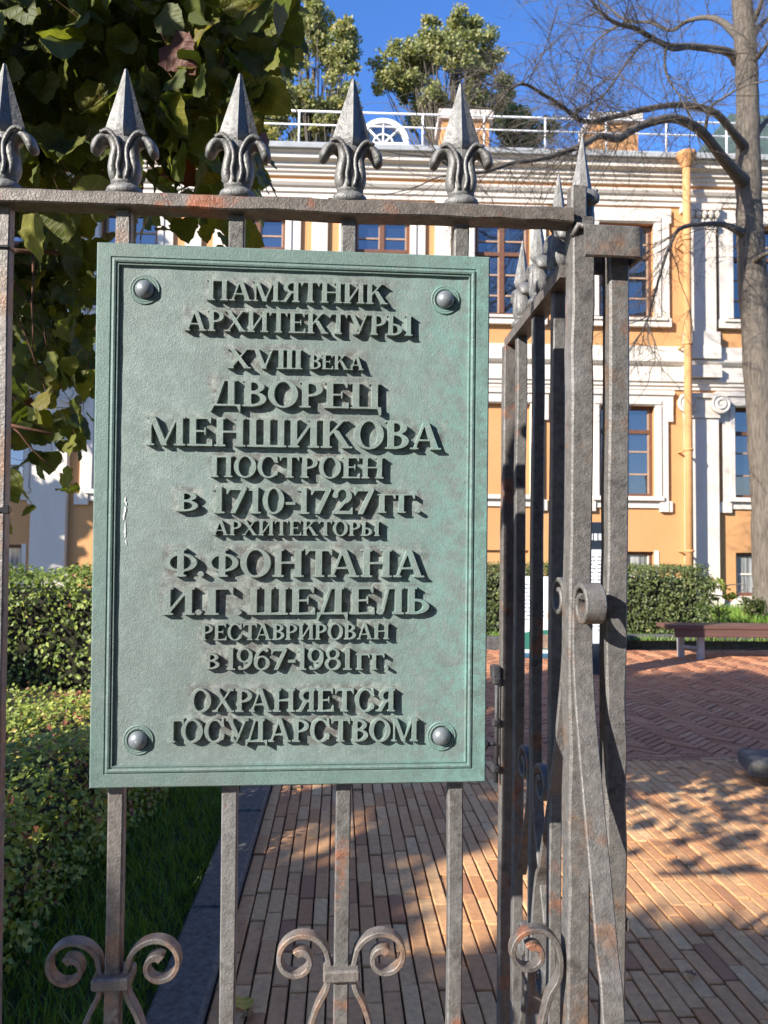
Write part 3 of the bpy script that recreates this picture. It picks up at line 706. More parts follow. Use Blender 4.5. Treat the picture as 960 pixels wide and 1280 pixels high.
# petioles
sel = rng.random(len(P1)) < .5
for p, d in zip(P1[sel], down[:len(P1)][sel]):
    b = p - d * .05 + np.array([-.02, 0, .02]); br.tube(np.array([b, (b + p) / 2 + rng.normal(0, .004, 3), p]) - lo, .0011, 3, cap=False)
br.build('branch', M['limetwig'], lind)

def crown_tree(name, base, ell, nclump, per, leaf, mat, label, cat='tree', group=None, trunk_r=.2, yellow=0., template=(SV, SF), clump_r=(.32, .62), tintm=.45, weight=None):
    """ell: list of (centre, radii) ellipsoids in world space that the leaf clumps fill"""
    o = empty(name, base, label=label, cat=cat, group=group); ob = np.array(o.location); cl = []
    for c, r in ell:
        k = max(3, int(nclump * np.prod(r) ** .667 / sum(np.prod(q[1]) ** .667 for q in ell)))
        v = rng.normal(size=(k, 3)); v /= np.linalg.norm(v, axis=1)[:, None]; cl.append(np.asarray(c) + v * np.asarray(r) * (rng.uniform(.25, 1, k) ** .5)[:, None])
    cl = np.vstack(cl); cr = rng.uniform(*clump_r, len(cl)); P = []; tn = []
    for c, r in zip(cl, cr):
        v = rng.normal(size=(per, 3)); v /= np.linalg.norm(v, axis=1)[:, None]
        P.append(c + v * r * (rng.random(per) ** .5)[:, None] * np.array([1, 1, .75])); b = rng.normal(0, .13)
        tn.append(np.clip(rng.normal(tintm + b, .17, per) + yellow, 0, 1))
    P = np.vstack(P); tn = np.concatenate(tn); N = len(P)
    instanced('crown', *template, P - ob, rand_rot(N, (-.3, -.5, .45), .9), leaf * rng.uniform(.6, 1.25, N)[:, None] * np.ones((1, 3)), tn, mat, o, smooth=False)
    t = MB(); c0 = np.mean([e[0] for e in ell], axis=0)
    t.tube(smooth_path([base, (np.array(base) * .5 + c0 * .5) + rng.normal(0, .1, 3), c0], 5) - ob, np.linspace(trunk_r, trunk_r * .4, 11), 9); t.build('trunk', M['bark'], o)
    t = MB()
    for c in cl[::2]:
        a = np.array(base) * .3 + c0 * .7; m_ = (a + c) / 2 + rng.normal(0, .25, 3); t.tube(smooth_path([a, m_, c], 4) - ob, np.linspace(trunk_r * .35, .015, 9), 5)
    t.build('branch', M['bark'], o); return o
def bt(px, py, Y): return at(px, py, Y)
G = 'trees beyond the palace roof'
def ellp(px, py, Y, rx_, rz_): c = bt(px, py, Y); k = Y / 960; return (c, (rx_ * k, min(rx_, 60) * k, rz_ * k))
crown_tree('roof_tree', (*bt(395, 300, 40)[:2], 0), [ellp(398, 110, 40, 55, 70), ellp(420, 60, 40, 30, 42), ellp(388, 30, 40, 28, 40), ellp(360, 140, 40, 32, 45)], 136, 136, .21, M['roofleaf'],
           'slender olive green tree with yellowing left side behind the roof', group=G, yellow=.06)
crown_tree('roof_tree', (*bt(555, 300, 41)[:2], 0), [ellp(560, 110, 41, 72, 55), ellp(590, 55, 41, 38, 42), ellp(500, 95, 41, 36, 42), ellp(545, 60, 41, 30, 36), ellp(612, 110, 41, 28, 48), ellp(580, 25, 41, 14, 16)], 212, 147, .21, M['roofleaf'],
           'broad round olive tree rising highest behind the roof', group=G)
crown_tree('roof_tree', (*bt(660, 300, 44)[:2], 0), [ellp(655, 165, 44, 36, 20), ellp(640, 150, 44, 18, 24)], 44, 126, .21, M['roofleaf'], 'low dark treetop showing behind the roof railing, right of the chimney', group=G, tintm=.3)
crown_tree('roof_tree', (*bt(330, 300, 42)[:2], 0), [ellp(325, 140, 42, 34, 45), ellp(290, 110, 42, 50, 80)], 102, 126, .21, M['roofleaf'], 'yellow leaved tree behind the roof, half hidden by linden leaves', group=G, yellow=.3)

# trees standing behind the photographer and to the left: the green ones throw shade on paving, hedges and palace, the dark ones are added against sky light
def caster(base, ell, ncl, per, leaf, label, clr=(.3, .6), mat=None):
    return crown_tree('shade_tree', base, ell, ncl, per, leaf, mat or M['linden'], label, group='trees out of view that shade the court', template=(QV, QF), clump_r=clr)
F0 = np.array([-.137, 1.175]); hs = np.array([-math.sin(SUN_AZ), -math.cos(SUN_AZ)]); hp = np.array([math.cos(SUN_AZ), -math.sin(SUN_AZ)])
def cpos(L, p, z):   # L metres towards the sun from the fence, p metres across
    q = F0 + hs * L + hp * p; return (q[0], q[1], z * math.tan(SUN_EL) / .4245)
def low(p, zt, rp=.45, h=1.5): return (cpos(7.4, p, zt - h), (rp, rp, h))
caster(cpos(7.4, -1.2, 0), [low(p_, zt_ - .12, .26, .55) for p_, zt_ in ((-.55, 4.40), (-.85, 4.28), (-1.15, 4.08), (-1.5, 4.10), (-1.85, 4.12), (-2.0, 4.16))] + [low(p_, 3.6, .3, .6) for p_ in (-.6, -.9, -1.3, -1.7)] + [low(p_, zt_, .26, .13) for p_, zt_ in ((-2.25, 4.36), (-2.55, 4.46), (-2.85, 4.5), (-3.1, 4.55))],
       420, 46, .13, 'low bushy tree standing behind the viewer, left of the taller one', (.12, .24))
caster(cpos(7.4, -.4, 0), [low(p_, zt_, .10, .5) for p_, zt_ in ((-.34, 4.33), (-.42, 4.36), (-.52, 4.34), (-.64, 4.30), (-.76, 4.24))], 330, 40, .085, 'small clipped tree behind the viewer', (.05, .11))
def high(p, za, zb, rp=.6): return (cpos(7.4, p, (za + zb) / 2), (rp, rp, (zb - za) / 2))
caster(cpos(7.4, -2.6, 0), [high(-1.75, 5.75, 7.0, .45), high(-2.4, 5.5, 7.2), high(-3.1, 5.5, 7.3), high(-3.9, 5.5, 7.2), high(-4.8, 5.4, 6.8)], 300, 44, .15, 'tall tree behind the viewer with a high wide crown', (.2, .4))
caster(cpos(2, -20.5, 0), [(cpos(2, -20.7, 8.6), (1.3, 1.3, 6.2)), (cpos(2.4, -22.5, 8.6), (1.8, 1.8, 6.2)), (cpos(2, -19.2, 11.6), (1.0, 1.0, 4.6)), (cpos(2, -19.6, 6.6), (.6, .6, 3.6))], 300, 80, .32, 'large tree left of the court')
caster(cpos(4, -8, 0), [(cpos(4, -7.8, 1.75), (1.3, 1.3, 1.2)), (cpos(4.4, -9, 1.75), (1.5, 1.5, 1.2))], 130, 80, .16, 'round bush left of the court, beside the linden')
D_ = M['darkleaf']  # unseen trees added from here on to keep sky light off the plaque
caster((5.5, -6.5, 0), [((5.5, -6.5, 6), (3, 2.4, 5.5)), ((9.5, -4, 6), (3, 2.4, 5.5))], 170, 90, .42, 'big dark tree added behind the viewer on the right to block sky light', mat=D_)
caster((1.5, -10, 0), [((1.8, -10, 6.5), (3.6, 2.4, 6))], 110, 90, .42, 'big dark tree added farther behind the viewer to block sky light', mat=D_)
caster((.2, -4.6, 0), [((.2, -4.8, 6), (2.3, 1.7, 5.2)), ((.7, -1.9, 6.3), (.9, .9, .9))], 190, 80, .36, 'tall dark tree added right behind the viewer to block sky light', mat=D_)
caster((3.8, -2.6, 0), [((3.9, -2.8, 5), (2.2, 2.0, 4.4)), ((2.1, -1.5, 6.6), (1.0, 1.0, 1.1))], 150, 80, .34, 'spreading tree added behind the viewer, hanging over the right to block sky light', mat=D_)
caster(cpos(6.6, 1.9, 0), [(cpos(6.6, 1.95, 6.2), (.95, .95, 5.6))], 120, 80, .26, 'narrow dark tree added behind the viewer, left of the tall one, to block sky light', mat=D_)

# ------------------------------------------------------------------ hedges
def hedge(name, x0, x1, y0, y1, z0, z1, n, leaf, mat, label, rot=0, base=None, rough=.05, tintm=.45):
    base = base or ((x0 + x1) / 2, (y0 + y1) / 2); o = empty(name, (base[0], base[1], z0), rot, label=label, cat='hedge')
    a, b, h = (x1 - x0) / 2, (y1 - y0) / 2, z1 - z0
    # rounded box shell; leaf depth jittered
    cr = MB(); k = leaf * 2.2 + rough
    cr.prism_path([(0, 0, 0), (0, 0, h - k)], 2 * (a - k), 2 * (b - k), min(.12, (b - k) * .4)); cr.build('twigs', M['core'], o)
    ar = np.array([a * h, a * h, b * h, b * h, 2 * a * b]); ar = ar / ar.sum(); fc = rng.choice(5, n, p=ar)
    u, v = rng.uniform(-1, 1, n), rng.random(n); dpt = np.abs(rng.normal(0, leaf * 1.3 + rough * .6, n)) - leaf * .6
    P = np.zeros((n, 3)); nr = np.zeros((n, 3))
    for f, (sx, ax) in enumerate(((-1, 1), (1, 1), (-1, 0), (1, 0))):
        k_ = fc == f; P[k_, ax] = sx * ((b if ax else a) - dpt[k_]); P[k_, 1 - ax] = u[k_] * (a if ax else b); P[k_, 2] = v[k_] * h; nr[k_, ax] = sx
    k_ = fc == 4; P[k_, 0] = u[k_] * a; P[k_, 1] = rng.uniform(-1, 1, k_.sum()) * b; P[k_, 2] = h - dpt[k_]; nr[k_, 2] = 1
    # lumpy outline
    def lump(q): return sum(np.sin(q @ kk + ph) for kk, ph in LK) / 3
    P += nr * (lump(P)[:, None] * rough)
    rr = .10; P[:, 2] -= np.maximum(0, np.abs(P[:, 0]) - (a - rr)) ** 2 / rr * (P[:, 2] > h - .2); P[:, 2] -= np.maximum(0, np.abs(P[:, 1]) - (b - rr)) ** 2 / rr * (P[:, 2] > h - .2)
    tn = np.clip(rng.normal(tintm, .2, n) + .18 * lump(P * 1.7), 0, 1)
    Rm = rand_rot(n); nn = nr * .8 + rng.normal(0, .55, (n, 3)) + np.array([-.25, -.3, .4]); nn /= np.linalg.norm(nn, axis=1)[:, None]
    X = Rm[:, :, 0] - nn * (Rm[:, :, 0] * nn).sum(1)[:, None]; X /= np.linalg.norm(X, axis=1)[:, None]
    instanced('foliage', SV, SF, P, np.stack([X, np.cross(nn, X), nn], -1), (leaf * rng.uniform(.6, 1.3, n))[:, None] * np.ones((1, 3)), tn, mat, o, smooth=False); return o
LK = [(np.array([5.1, 2.3, 3.7]), .3), (np.array([-3.2, 6.1, 2.2]), 1.7), (np.array([8.3, -4.4, 6.5]), 4.1)]
hedge('near_hedge', -3.4, -1.42, 1.75, 5.3, -.05, .61, 34000, .034, M['hedge'], 'bright green clipped hedge behind the fence at lower left, reddish tips on top', rot=0, tintm=.68, rough=.06)
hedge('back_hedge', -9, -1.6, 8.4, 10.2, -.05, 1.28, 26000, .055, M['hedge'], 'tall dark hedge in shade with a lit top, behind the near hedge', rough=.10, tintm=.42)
hedge('palace_hedge', 1.2, 5.72, 13.35, 14.6, .1, 1.32, 24000, .052, M['hedge_box'], 'trimmed box hedge in front of the palace, left of the bench', rough=.07)
sb = at(897, 770, 14.3)
crown_tree('thin_shrub', (sb[0], 14.3, .1), [((sb[0], 14.3, .75), (.3, .3, .42))], 12, 50, .06, M['hedge'], 'sparse pale shrub at the right end of the box hedge', 'shrub', trunk_r=.015, clump_r=(.06, .14), yellow=.25)
sd = at(942, 765, 16.9)
crown_tree('dark_plant', (sd[0] - .1, 16.5, .1), [((sd[0] - .25, 16.4, .42), (.22, .2, .26))], 14, 40, .08, M['linden'], 'small dark plant growing against the foot of the bare tree', 'plant', trunk_r=.012, clump_r=(.08, .14), tintm=.05)

# ------------------------------------------------------------------ iron fence
FO = np.array([-.13713608, 1.17498661, 1.64818269]); FR = rz(.07911422) @ rx(.03549108) @ ry(-.00368005)
def fence_empty(name, **k):
    o = empty(name, **k); m4 = np.eye(4); m4[:3, :3] = FR; m4[:3, 3] = FO; o.matrix_world = Matrix(m4.tolist()); return o
GV = -1.66
fen = fence_empty('iron_fence', label='weathered wrought iron fence with spear finials and scrolls, carrying the bronze plaque', cat='fence')
def bend(m, amp=.0012):   # slight hand-forged unevenness
    m.v = [(x + amp * math.sin(z * 9 + y * 5), y + amp * math.sin(z * 7 + 1 + x * 3), z + amp * .4 * math.sin(x * 31)) for x, y, z in m.v]; return m
def longbar(x, y, z0, z1, wx, wy, ch=.002, seg=14):
    m = MB(); zs_ = np.linspace(z0, z1, seg + 1); V = []
    for z in zs_:
        a, b = wx / 2 * (1 + random.gauss(0, .018)), wy / 2 * (1 + random.gauss(0, .018)); c = ch * random.uniform(.7, 1.4); dx, dy = random.gauss(0, .0005), random.gauss(0, .0005)
        V += [(x + dx + p, y + dy + q, z) for p, q in ((-a + c, -b), (a - c, -b), (a, -b + c), (a, b - c), (a - c, b), (-a + c, b), (-a, b - c), (-a, -b + c))]
    F = [(i * 8 + k, i * 8 + (k + 1) % 8, i * 8 + 8 + (k + 1) % 8, i * 8 + 8 + k) for i in range(seg) for k in range(8)] + [tuple(range(7, -1, -1)), tuple(range(seg * 8, seg * 8 + 8))]
    return m.add(V, F)
# top rail (laid along u)
rail = MB(); us = np.linspace(-1.9, .436, 60); V = []
for u in us:
    z1, z0 = .4885 + .008 * (u + .45) / .85 + random.gauss(0, .0006), .4675 + .006 * (u + .45) / .85 + random.gauss(0, .0007); c = .0022
    V += [(u, q, z) for q, z in ((.004 + c, z0), (.046 - c, z0), (.046, z0 + c), (.046, z1 - c), (.046 - c, z1), (.004 + c, z1), (.004, z1 - c), (.004, z0 + c))]
rail.add(V, [(i * 8 + (k + 1) % 8, i * 8 + k, i * 8 + 8 + k, i * 8 + 8 + (k + 1) % 8) for i in range(59) for k in range(8)] + [tuple(range(8)), tuple(range(59 * 8 + 7, 59 * 8 - 1, -1))])
rail.build('top_rail', M['iron_rail'], fen)
BARS = [-.966, -.79, -.616, -.4485, -.2675, -.0955, .0800, .2585]
for u in BARS:
    longbar(u, .031, GV, .468, .0235, .022).build('baluster', M['iron_grey'] if u > -.2 else M['iron_rust'], fen)
lowr = MB(); lowr.box((-1.9, .012, -1.36), (.436, .050, -1.335), .0); lowr.build('bottom_rail', M['iron'], fen)

def finial_meshes():
    # spear point: flat diamond section
    sp = MB(); secs = [(.086, .013, .010), (.094, .024, .016), (.100, .0300, .0185), (.104, .0305, .019), (.150, .0165, .0105), (.200, .0022, .0016)]; V = []
    for z, a, b in secs:
        for k in range(8):
            t = k * math.pi / 4; r1 = 1 if k % 2 == 0 else .60
            V.append((a * r1 * math.cos(t) * (1 if k % 2 == 0 else 1.0), b * r1 * math.sin(t) * (1 if k % 2 == 0 else 1.0), z))
    sp.add(V, [(i * 8 + k, i * 8 + (k + 1) % 8, i * 8 + 8 + (k + 1) % 8, i * 8 + 8 + k) for i in range(5) for k in range(8)] + [tuple(range(7, -1, -1)), tuple(range(40, 48))])
    core = MB(); core.lathe([(.018, .012), (.0215, .022), (.021, .034), (.017, .050), (.0135, .066), (.014, .080), (.016, .090)], 14)
    core.v = [(x, y * .8, z) for x, y, z in core.v]
    ring = MB(); ring.lathe([(.016, -.002), (.0255, .0005), (.0285, .006), (.0265, .012), (.020, .017), (.012, .018)], 20); ring.v = [(x, y * .82, z) for x, y, z in ring.v]
    pet = {}
    for sx in (-1, 1):
        p = MB(); pth = smooth_path([(sx * .004, .0, .019), (sx * .0125, 0, .026), (sx * .0165, 0, .040), (sx * .0140, 0, .056), (sx * .0125, 0, .070), (sx * .0165, 0, .082), (sx * .026, 0, .0885), (sx * .036, 0, .084), (sx * .0425, 0, .073), (sx * .0425, 0, .063)], 4)
        tt = np.linspace(0, 1, len(pth)); rad = np.interp(tt, [0, .15, .35, .55, .7, .85, .95, 1], [.006, .0095, .0105, .0088, .0092, .0098, .0085, .0035])
        p.tube(pth, rad, 10, flat=(.92, 1.75, (0, 1, 0)))
        pet[sx] = p
        # raised rim on the front of the petal
        rim = smooth_path([(sx * .0045, -.0165, .024), (sx * .0075, -.018, .040), (sx * .0055, -.0165, .056), (sx * .006, -.0165, .070), (sx * .0115, -.017, .0835), (sx * .022, -.0165, .0945), (sx * .034, -.013, .092)], 4)
        p.tube(rim, np.linspace(.0030, .0038, len(rim)), 6)
    return sp.mesh('spear_point'), core.mesh('finial'), ring.mesh('ring'), pet[-1].mesh('petal'), pet[1].mesh('petal')
FM = finial_meshes()
def finial(parent, loc, rotz=0, sc=1.0, rnd=True):
    o = link('finial', FM[1], M['iron_finial'], parent); o.location = loc; o.rotation_euler = (random.gauss(0, .012), random.gauss(0, .012), rotz + (random.gauss(0, .05) if rnd else 0)); o.scale = (sc, sc, sc)
    for nm, k in (('spear_point', 0), ('ring', 2), ('petal', 3), ('petal', 4)): link(nm, FM[k], M['iron_finial'], o)
    return o
for u, z in zip(BARS, (.487, .4875, .488, .4885, .4905, .4925, .4935, .495)): finial(fen, (u, .027, z))

def spiral(c, r0, r1, a0, turns, n=60, sx=1):
    t = np.linspace(0, 1, n); a = a0 + turns * 2 * np.pi * t; r_ = r0 + (r1 - r0) * t ** .85
    return np.stack([c[0] + sx * r_ * np.cos(a), np.full(n, c[1]), c[2] + r_ * np.sin(a)], -1)
def c_scroll(parent, bar, side, low, cz=-.690, mat='iron_rust', halfscale=1.0, y=.031):
    """bar scroll: rises from low, hugs the bar at the collar, rolls outwards and in"""
    cx = bar + side * .0665
    # ring starts on the inner side (angle 0 seen from the bar), goes over the top outwards
    sp = spiral((cx, y, cz), .0445 * halfscale, .0095, 0.30, 1.28, 64, -side)
    st = smooth_path([(bar + side * .062 * 1.0, y, low), (bar + side * .040, y, -.775), (bar + side * .0215, y, -.735), (bar + side * .0185, y, -.706), tuple(sp[0])], 6)
    P = np.vstack([st[:-1], sp]); m = MB()
    tp_ = np.concatenate([np.ones(len(P) - 16), np.linspace(1, 1.7, 16)])
    m.ribbon(P, (0, 1, 0), .0215, .0082, tp_, .0014)
    bend(m, .0008); return m.build('scroll', M[mat], parent)
for b in (-.2675, .0800, -.616):
    c_scroll(fen, b, -1, -.86); c_scroll(fen, b, 1, -.86)
    c = MB(); c.box((b - .0285, .006, -.7175), (b + .0285, .056, -.6985), .003); c.build('collar', M['iron_rust'], fen)
c_scroll(fen, .4485, -1, -.90, cz=-.692, mat='iron')
# corner post with tenon head
pst = longbar(.457, .037, GV, .487, .036, .040, .003, 30); pst.prism_path([(.4515, .035, .486), (.4515, .035, .541)], .0265, .027, .003)
pst.tube([(.4415, .022, .455), (.4455, .012, .47), (.466, .012, .468), (.472, .02, .455)], .006, 8)
bend(pst, .0008); pst.build('post', M['iron_post'], fen)
# strap that loops round the gate post
stp = MB(); Pth = smooth_path([(.4485, -.0115, .437), (.475, -.0125, .437), (.505, -.0125, .437), (.529, -.0122, .437), (.5375, -.0095, .437), (.5405, -.002, .437), (.541, .03, .437), (.5405, .060, .437), (.536, .069, .437), (.52, .072, .437), (.490, .072, .437), (.474, .066, .437), (.470, .054, .437)], 6)
stp.ribbon(Pth, (0, 0, 1), .050, .0085, None, .002); bend(stp, .0008); stp.build('strap', M['iron_post'], fen)
# the two stays that brace the post, front and back, each with a rolled top
def stay(sgn, y0, mat, lean, z_top=-.10):
    cy = y0 + sgn * .034; cz = z_top - .034; n = 56; t = np.linspace(0, 1, n); a = np.pi * 0 + t * 2 * np.pi * 1.28; r_ = .034 - .020 * t ** 1.2
    sp = np.stack([np.full(n, .458), cy - sgn * r_ * np.cos(a), cz + r_ * np.sin(a)], -1)     # from the post side over the top and inwards
    low = [(.4585, y0 + sgn * (lean + .10), -1.62), (.4595, y0 + sgn * lean, -.78), (.4595, y0 + sgn * lean * .72, -.62), (.459, y0 + sgn * lean * .36, -.45), (.458, y0 + sgn * lean * .1, -.30), (.458, y0, -.21), tuple(sp[0])]
    P = np.vstack([smooth_path(low, 8)[:-1], sp]); m = MB(); m.ribbon(P, (1, 0, 0), .0325, .0085, None, .0018); bend(m, .0007); return m.build('stay', M[mat], fen)
stay(-1, .0125, 'iron_post', .145); stay(1, .0625, 'iron_post', .19, -.10)
tie = MB(); tie.box((-.4625, .017, .0005), (-.4345, .045, .009), .002); tie.box((-.437, .012, -.001), (-.427, .022, .012), .001); tie.build('cable_tie', M['black'], fen)
tie = MB(); tie.box((-.4625, .017, .402), (-.4345, .045, .407), .0015); tie.build('cable_tie', M['black'], fen)

# gate post standing in the strap
gp = fence_empty('gate_post', label='square rusty iron gate post held in a strap loop, right of the fence corner post', cat='post')
g = longbar(.5165, .034, GV, .44, .0335, .036, .003, 26); g.box((.533, .020, -.66), (.5405, .034, -.64), .002); bend(g, .0009); g.build('gate_post_bar', M['iron_post'], gp)

# side section seen end-on, with a bolt
gt = fence_empty('iron_gate', label='narrow iron gate leaf with sliding bolt, seen almost edge-on behind the corner post', cat='gate')
UR = .4415
def UG(q): return .4475 + .058 * q
rr = MB(); rr.add([(UG(q) + dx, q, z) for q in (.062, .585) for dx, z in ((-.019, .402), (.019, .402), (.019, .4235), (-.019, .4235))], [(3, 2, 1, 0), (4, 5, 6, 7), (0, 1, 5, 4), (1, 2, 6, 5), (2, 3, 7, 6), (3, 0, 4, 7)]); bend(rr, .0008); rr.build('top_rail', M['iron'], gt)
for q, mt in ((.15, 'iron_grey'), (.305, 'iron_grey'), (.475, 'iron_grey')):
    longbar(UG(q), q, GV, .402, .022, .022).build('baluster', M['iron_grey'], gt); finial(gt, (UG(q), q, .423), math.pi / 2, .96, False)
finial(gt, (.4755, .085, .455), math.pi / 2, .98, False)
longbar(UG(.566) - .010, .566, GV, .402, .030, .030, .003).build('stile', M['iron'], gt)
UR = UG(.566)
bl = MB(); bl.box((UR - .047, .545, -.365), (UR - .027, .580, -.335), .003); bl.tube([(UR - .036, .552, -.60), (UR - .036, .552, -.335)], .0055, 8)
for z in (-.375, -.47, -.575): bl.box((UR - .046, .543, z), (UR - .026, .562, z + .014), .002)
bo_ = bl.build('bolt', M['iron_dark'], gt)
kn = MB(); kn.tube([(UR - .036, .552, -.512), (UR - .058, .550, -.512)], .005, 8); kn.lathe([(.002, -.013), (.008, -.011), (.0125, -.004), (.0125, .004), (.008, .011), (.002, .013)], 12, (UR - .066, .549, -.512)); kn.build('knob', M['iron_dark'], bo_)
for (q, cz, sd) in ((.305, -.50, -1), (.305, -.50, 1), (.305, -.86, 1), (.305, -.86, -1)):
    n_ = 60; t = np.linspace(0, 1, n_); a = .3 + t * 2 * np.pi * 1.3; r_ = .040 - .028 * t ** .85
    UR = UG(q)
    sp = np.stack([np.full(n_, UR), q + sd * .062 - sd * r_ * np.cos(a), cz + r_ * np.sin(a)], -1)
    st = smooth_path([(UR, q + sd * .10, cz - .24), (UR, q + sd * .05, cz - .13), (UR, q + sd * .02, cz - .05), tuple(sp[0])], 6); m = MB(); m.ribbon(np.vstack([st[:-1], sp]), (1, 0, 0), .022, .008, None, .0015); m.build('scroll', M['iron_grey'], gt)

# ------------------------------------------------------------------ plaque
pq = fence_empty('memorial_plaque', label='green patinated bronze plaque with raised Cyrillic inscription fixed to the fence', cat='plaque')
PW, PH = .3005, .4105
LINES = [[('ПАМЯТНИК', -0.1357, 0.1399, 0.3268, 0.3291, 0.0319)],
 [('АРХИТЕКТУРЫ', -0.1684, 0.1788, 0.2797, 0.2814, 0.03185)],
 [('ХVIII', -0.1034, 0.0099, 0.224, 0.2251, 0.03045), ('ВЕКА', 0.0208, 0.1039, 0.226, 0.2263, 0.0227)],
 [('ДВОРЕЦ', -0.1289, 0.1316, 0.1664, 0.1666, 0.0403)],
 [('МЕНШИКОВА', -0.2227, 0.2253, 0.1048, 0.1055, 0.0439)],
 [('ПОСТРОЕН', -0.1275, 0.1364, 0.0582, 0.0596, 0.0329)],
 [('В', -0.1778, -0.1447, 0.0057, 0.0061, 0.0295), ('1710-1727', -0.1244, 0.1222, 0.0033, 0.0042, 0.04015), ('ГГ.', 0.1271, 0.1938, 0.0067, 0.0074, 0.0289)],
 [('АРХИТЕКТОРЫ', -0.1228, 0.1312, -0.0298, -0.0289, 0.0225)],
 [('Ф.ФОНТАНА', -0.1942, 0.201, -0.0928, -0.0923, 0.0425)],
 [('И.', -0.1981, -0.1367, -0.1503, -0.1503, 0.0408), ('Г.', -0.1332, -0.0772, -0.1503, -0.1502, 0.04095), ('ШЕДЕЛЬ', -0.0689, 0.209, -0.1502, -0.1489, 0.04145)],
 [('РЕСТАВРИРОВАН', -0.1386, 0.1475, -0.1887, -0.1875, 0.02425)],
 [('В', -0.1321, -0.1096, -0.2319, -0.2321, 0.02345), ('1967-1981', -0.1012, 0.0904, -0.2333, -0.2343, 0.0321), ('ГГ.', 0.0965, 0.1468, -0.2343, -0.234, 0.0238)],
 [('ОХРАНЯЕТСЯ', -0.1538, 0.1573, -0.2965, -0.2982, 0.03385)],
 [('ГОСУДАРСТВОМ', -0.1861, 0.1935, -0.3415, -0.3445, 0.03385)]]

pl = MB()
def loopz(k, y): return [(-PW + k, y, -PH + k), (PW - k, y, -PH + k), (PW - k, y, PH - k), (-PW + k, y, PH - k)]
prof = [(0.0, .016), (0.0, .002), (.002, 0.0), (.0205, 0.0), (.0215, .0015), (.0225, .0015), (.0235, -.0012), (.0265, -.0022), (.0290, -.0012), (.0296, .0018), (.0306, .0018), (.0312, .0004), (.0325, .0004), (.0335, .0050)]
def frame_mesh(prof):
    m = MB(); V = []
    for k, y in prof: V += loopz(k, y)
    F = [(i * 4 + k, i * 4 + (k + 1) % 4, i * 4 + 4 + (k + 1) % 4, i * 4 + 4 + k) for i in range(len(prof) - 1) for k in range(4)]
    return m.add(V, F)
frame_mesh(prof).build('border', M['plate_edge'], pq)
field = MB(); k = .0335
nx, nz = 140, 190
V = [(-PW + k + (2 * PW - 2 * k) * i / nx, .0050 + .0004 * math.sin(i * .3 + j * .13) * math.sin(j * .21), -PH + k + (2 * PH - 2 * k) * j / nz) for j in range(nz + 1) for i in range(nx + 1)]
field.add(V, [(j * (nx + 1) + i, j * (nx + 1) + i + 1, (j + 1) * (nx + 1) + i + 1, (j + 1) * (nx + 1) + i) for j in range(nz) for i in range(nx)], True)
for q in range(nx * nz):
    x, _, z = V[(q // nx) * (nx + 1) + q % nx]; d_ = 9
    for segs in LINES:
        for t_, a, b, c0, c1, h_ in segs:
            zc = c0 + (c1 - c0) * (x - a) / (b - a); dx = max(a - x, 0, x - b); dz = max(zc - z, 0, z - zc - h_); d_ = min(d_, math.hypot(dx, dz))
    field.t[q] = max(0, 1 - d_ / (.011 + .005 * math.sin(x * 60) * math.sin(z * 47)))
field.add(loopz(0, .016), [(3, 2, 1, 0)])
field.build('field', M['plate'], pq)
for x, z in ((-.2300, .3418), (.2310, .3413), (-.2302, -.3397), (.2310, -.3392)):
    r_ = MB(); a = np.linspace(0, np.pi / 2, 8); r_.lathe([(.0145 * math.cos(t), .0005 + .0125 * math.sin(t)) for t in a], 24, (x, .0045, z), '-y')
    ro = r_.build('rivet', M['rivet'], pq)
    q = MB(); q.lathe([(.0150, -.001), (.0150, .0012), (.0175, .0022), (.0185, .0022), (.0195, .0005), (.0205, .0018), (.0225, .0018), (.0235, -.001)], 28, (x, .0050, z), '-y'); q.build('washer', M['plate_edge'], ro)

# --- letters: each glyph is a signed distance field, contoured and cast as a solid
SW, TW, SE = .205, .095, .066
HG = 1 / 46.
GX, GY = np.meshgrid(np.arange(-.12, 1.42, HG), np.arange(-.34, 1.16, HG))
def sd_poly(pts):
    pts = np.asarray(pts, float); d = np.full(GX.shape, 1e9); sgn = np.zeros(GX.shape, bool); j = len(pts) - 1
    for i in range(len(pts)):
        ax, ay = pts[j]; bx, by = pts[i]; ex, ey = bx - ax, by - ay; wx, wy = GX - ax, GY - ay
        t = np.clip((wx * ex + wy * ey) / (ex * ex + ey * ey + 1e-12), 0, 1); d = np.minimum(d, np.hypot(wx - ex * t, wy - ey * t))
        sgn ^= ((ay > GY) != (by > GY)) & (GX < ex * (GY - ay) / (ey + 1e-12) + ax); j = i
    return np.where(sgn, -d, d)
def rect(x0, y0, x1, y1): return sd_poly([(x0, y0), (x1, y0), (x1, y1), (x0, y1)])
def para(x0, y0, x1, y1, w): return sd_poly([(x0 - w / 2, y0), (x0 + w / 2, y0), (x1 + w / 2, y1), (x1 - w / 2, y1)])
def ell(cx, cy, a, b):
    k = np.hypot((GX - cx) / a, (GY - cy) / b); return (k - 1) * min(a, b)
def ring_(cx, cy, a, b, sx, sy): return np.maximum(ell(cx, cy, a, b), -ell(cx, cy, a - sx, b - sy))
def U(*fs, k=.022):
    r_ = fs[0]
    for f in fs[1:]:
        h = np.clip(.5 + .5 * (f - r_) / k, 0, 1); r_ = f * (1 - h) + r_ * h - k * h * (1 - h)
    return r_
def foot(x, hw, y=0): return rect(x - hw, y, x + hw, y + SE)
def head(x, hw): return rect(x - hw, 1 - SE, x + hw, 1)
def stem(x, w=SW, b=True, t=True):
    f = [rect(x - w / 2, 0, x + w / 2, 1)]
    if b: f.append(foot(x, w / 2 + .075))
    if t: f.append(head(x, w / 2 + .075))
    return U(*f)
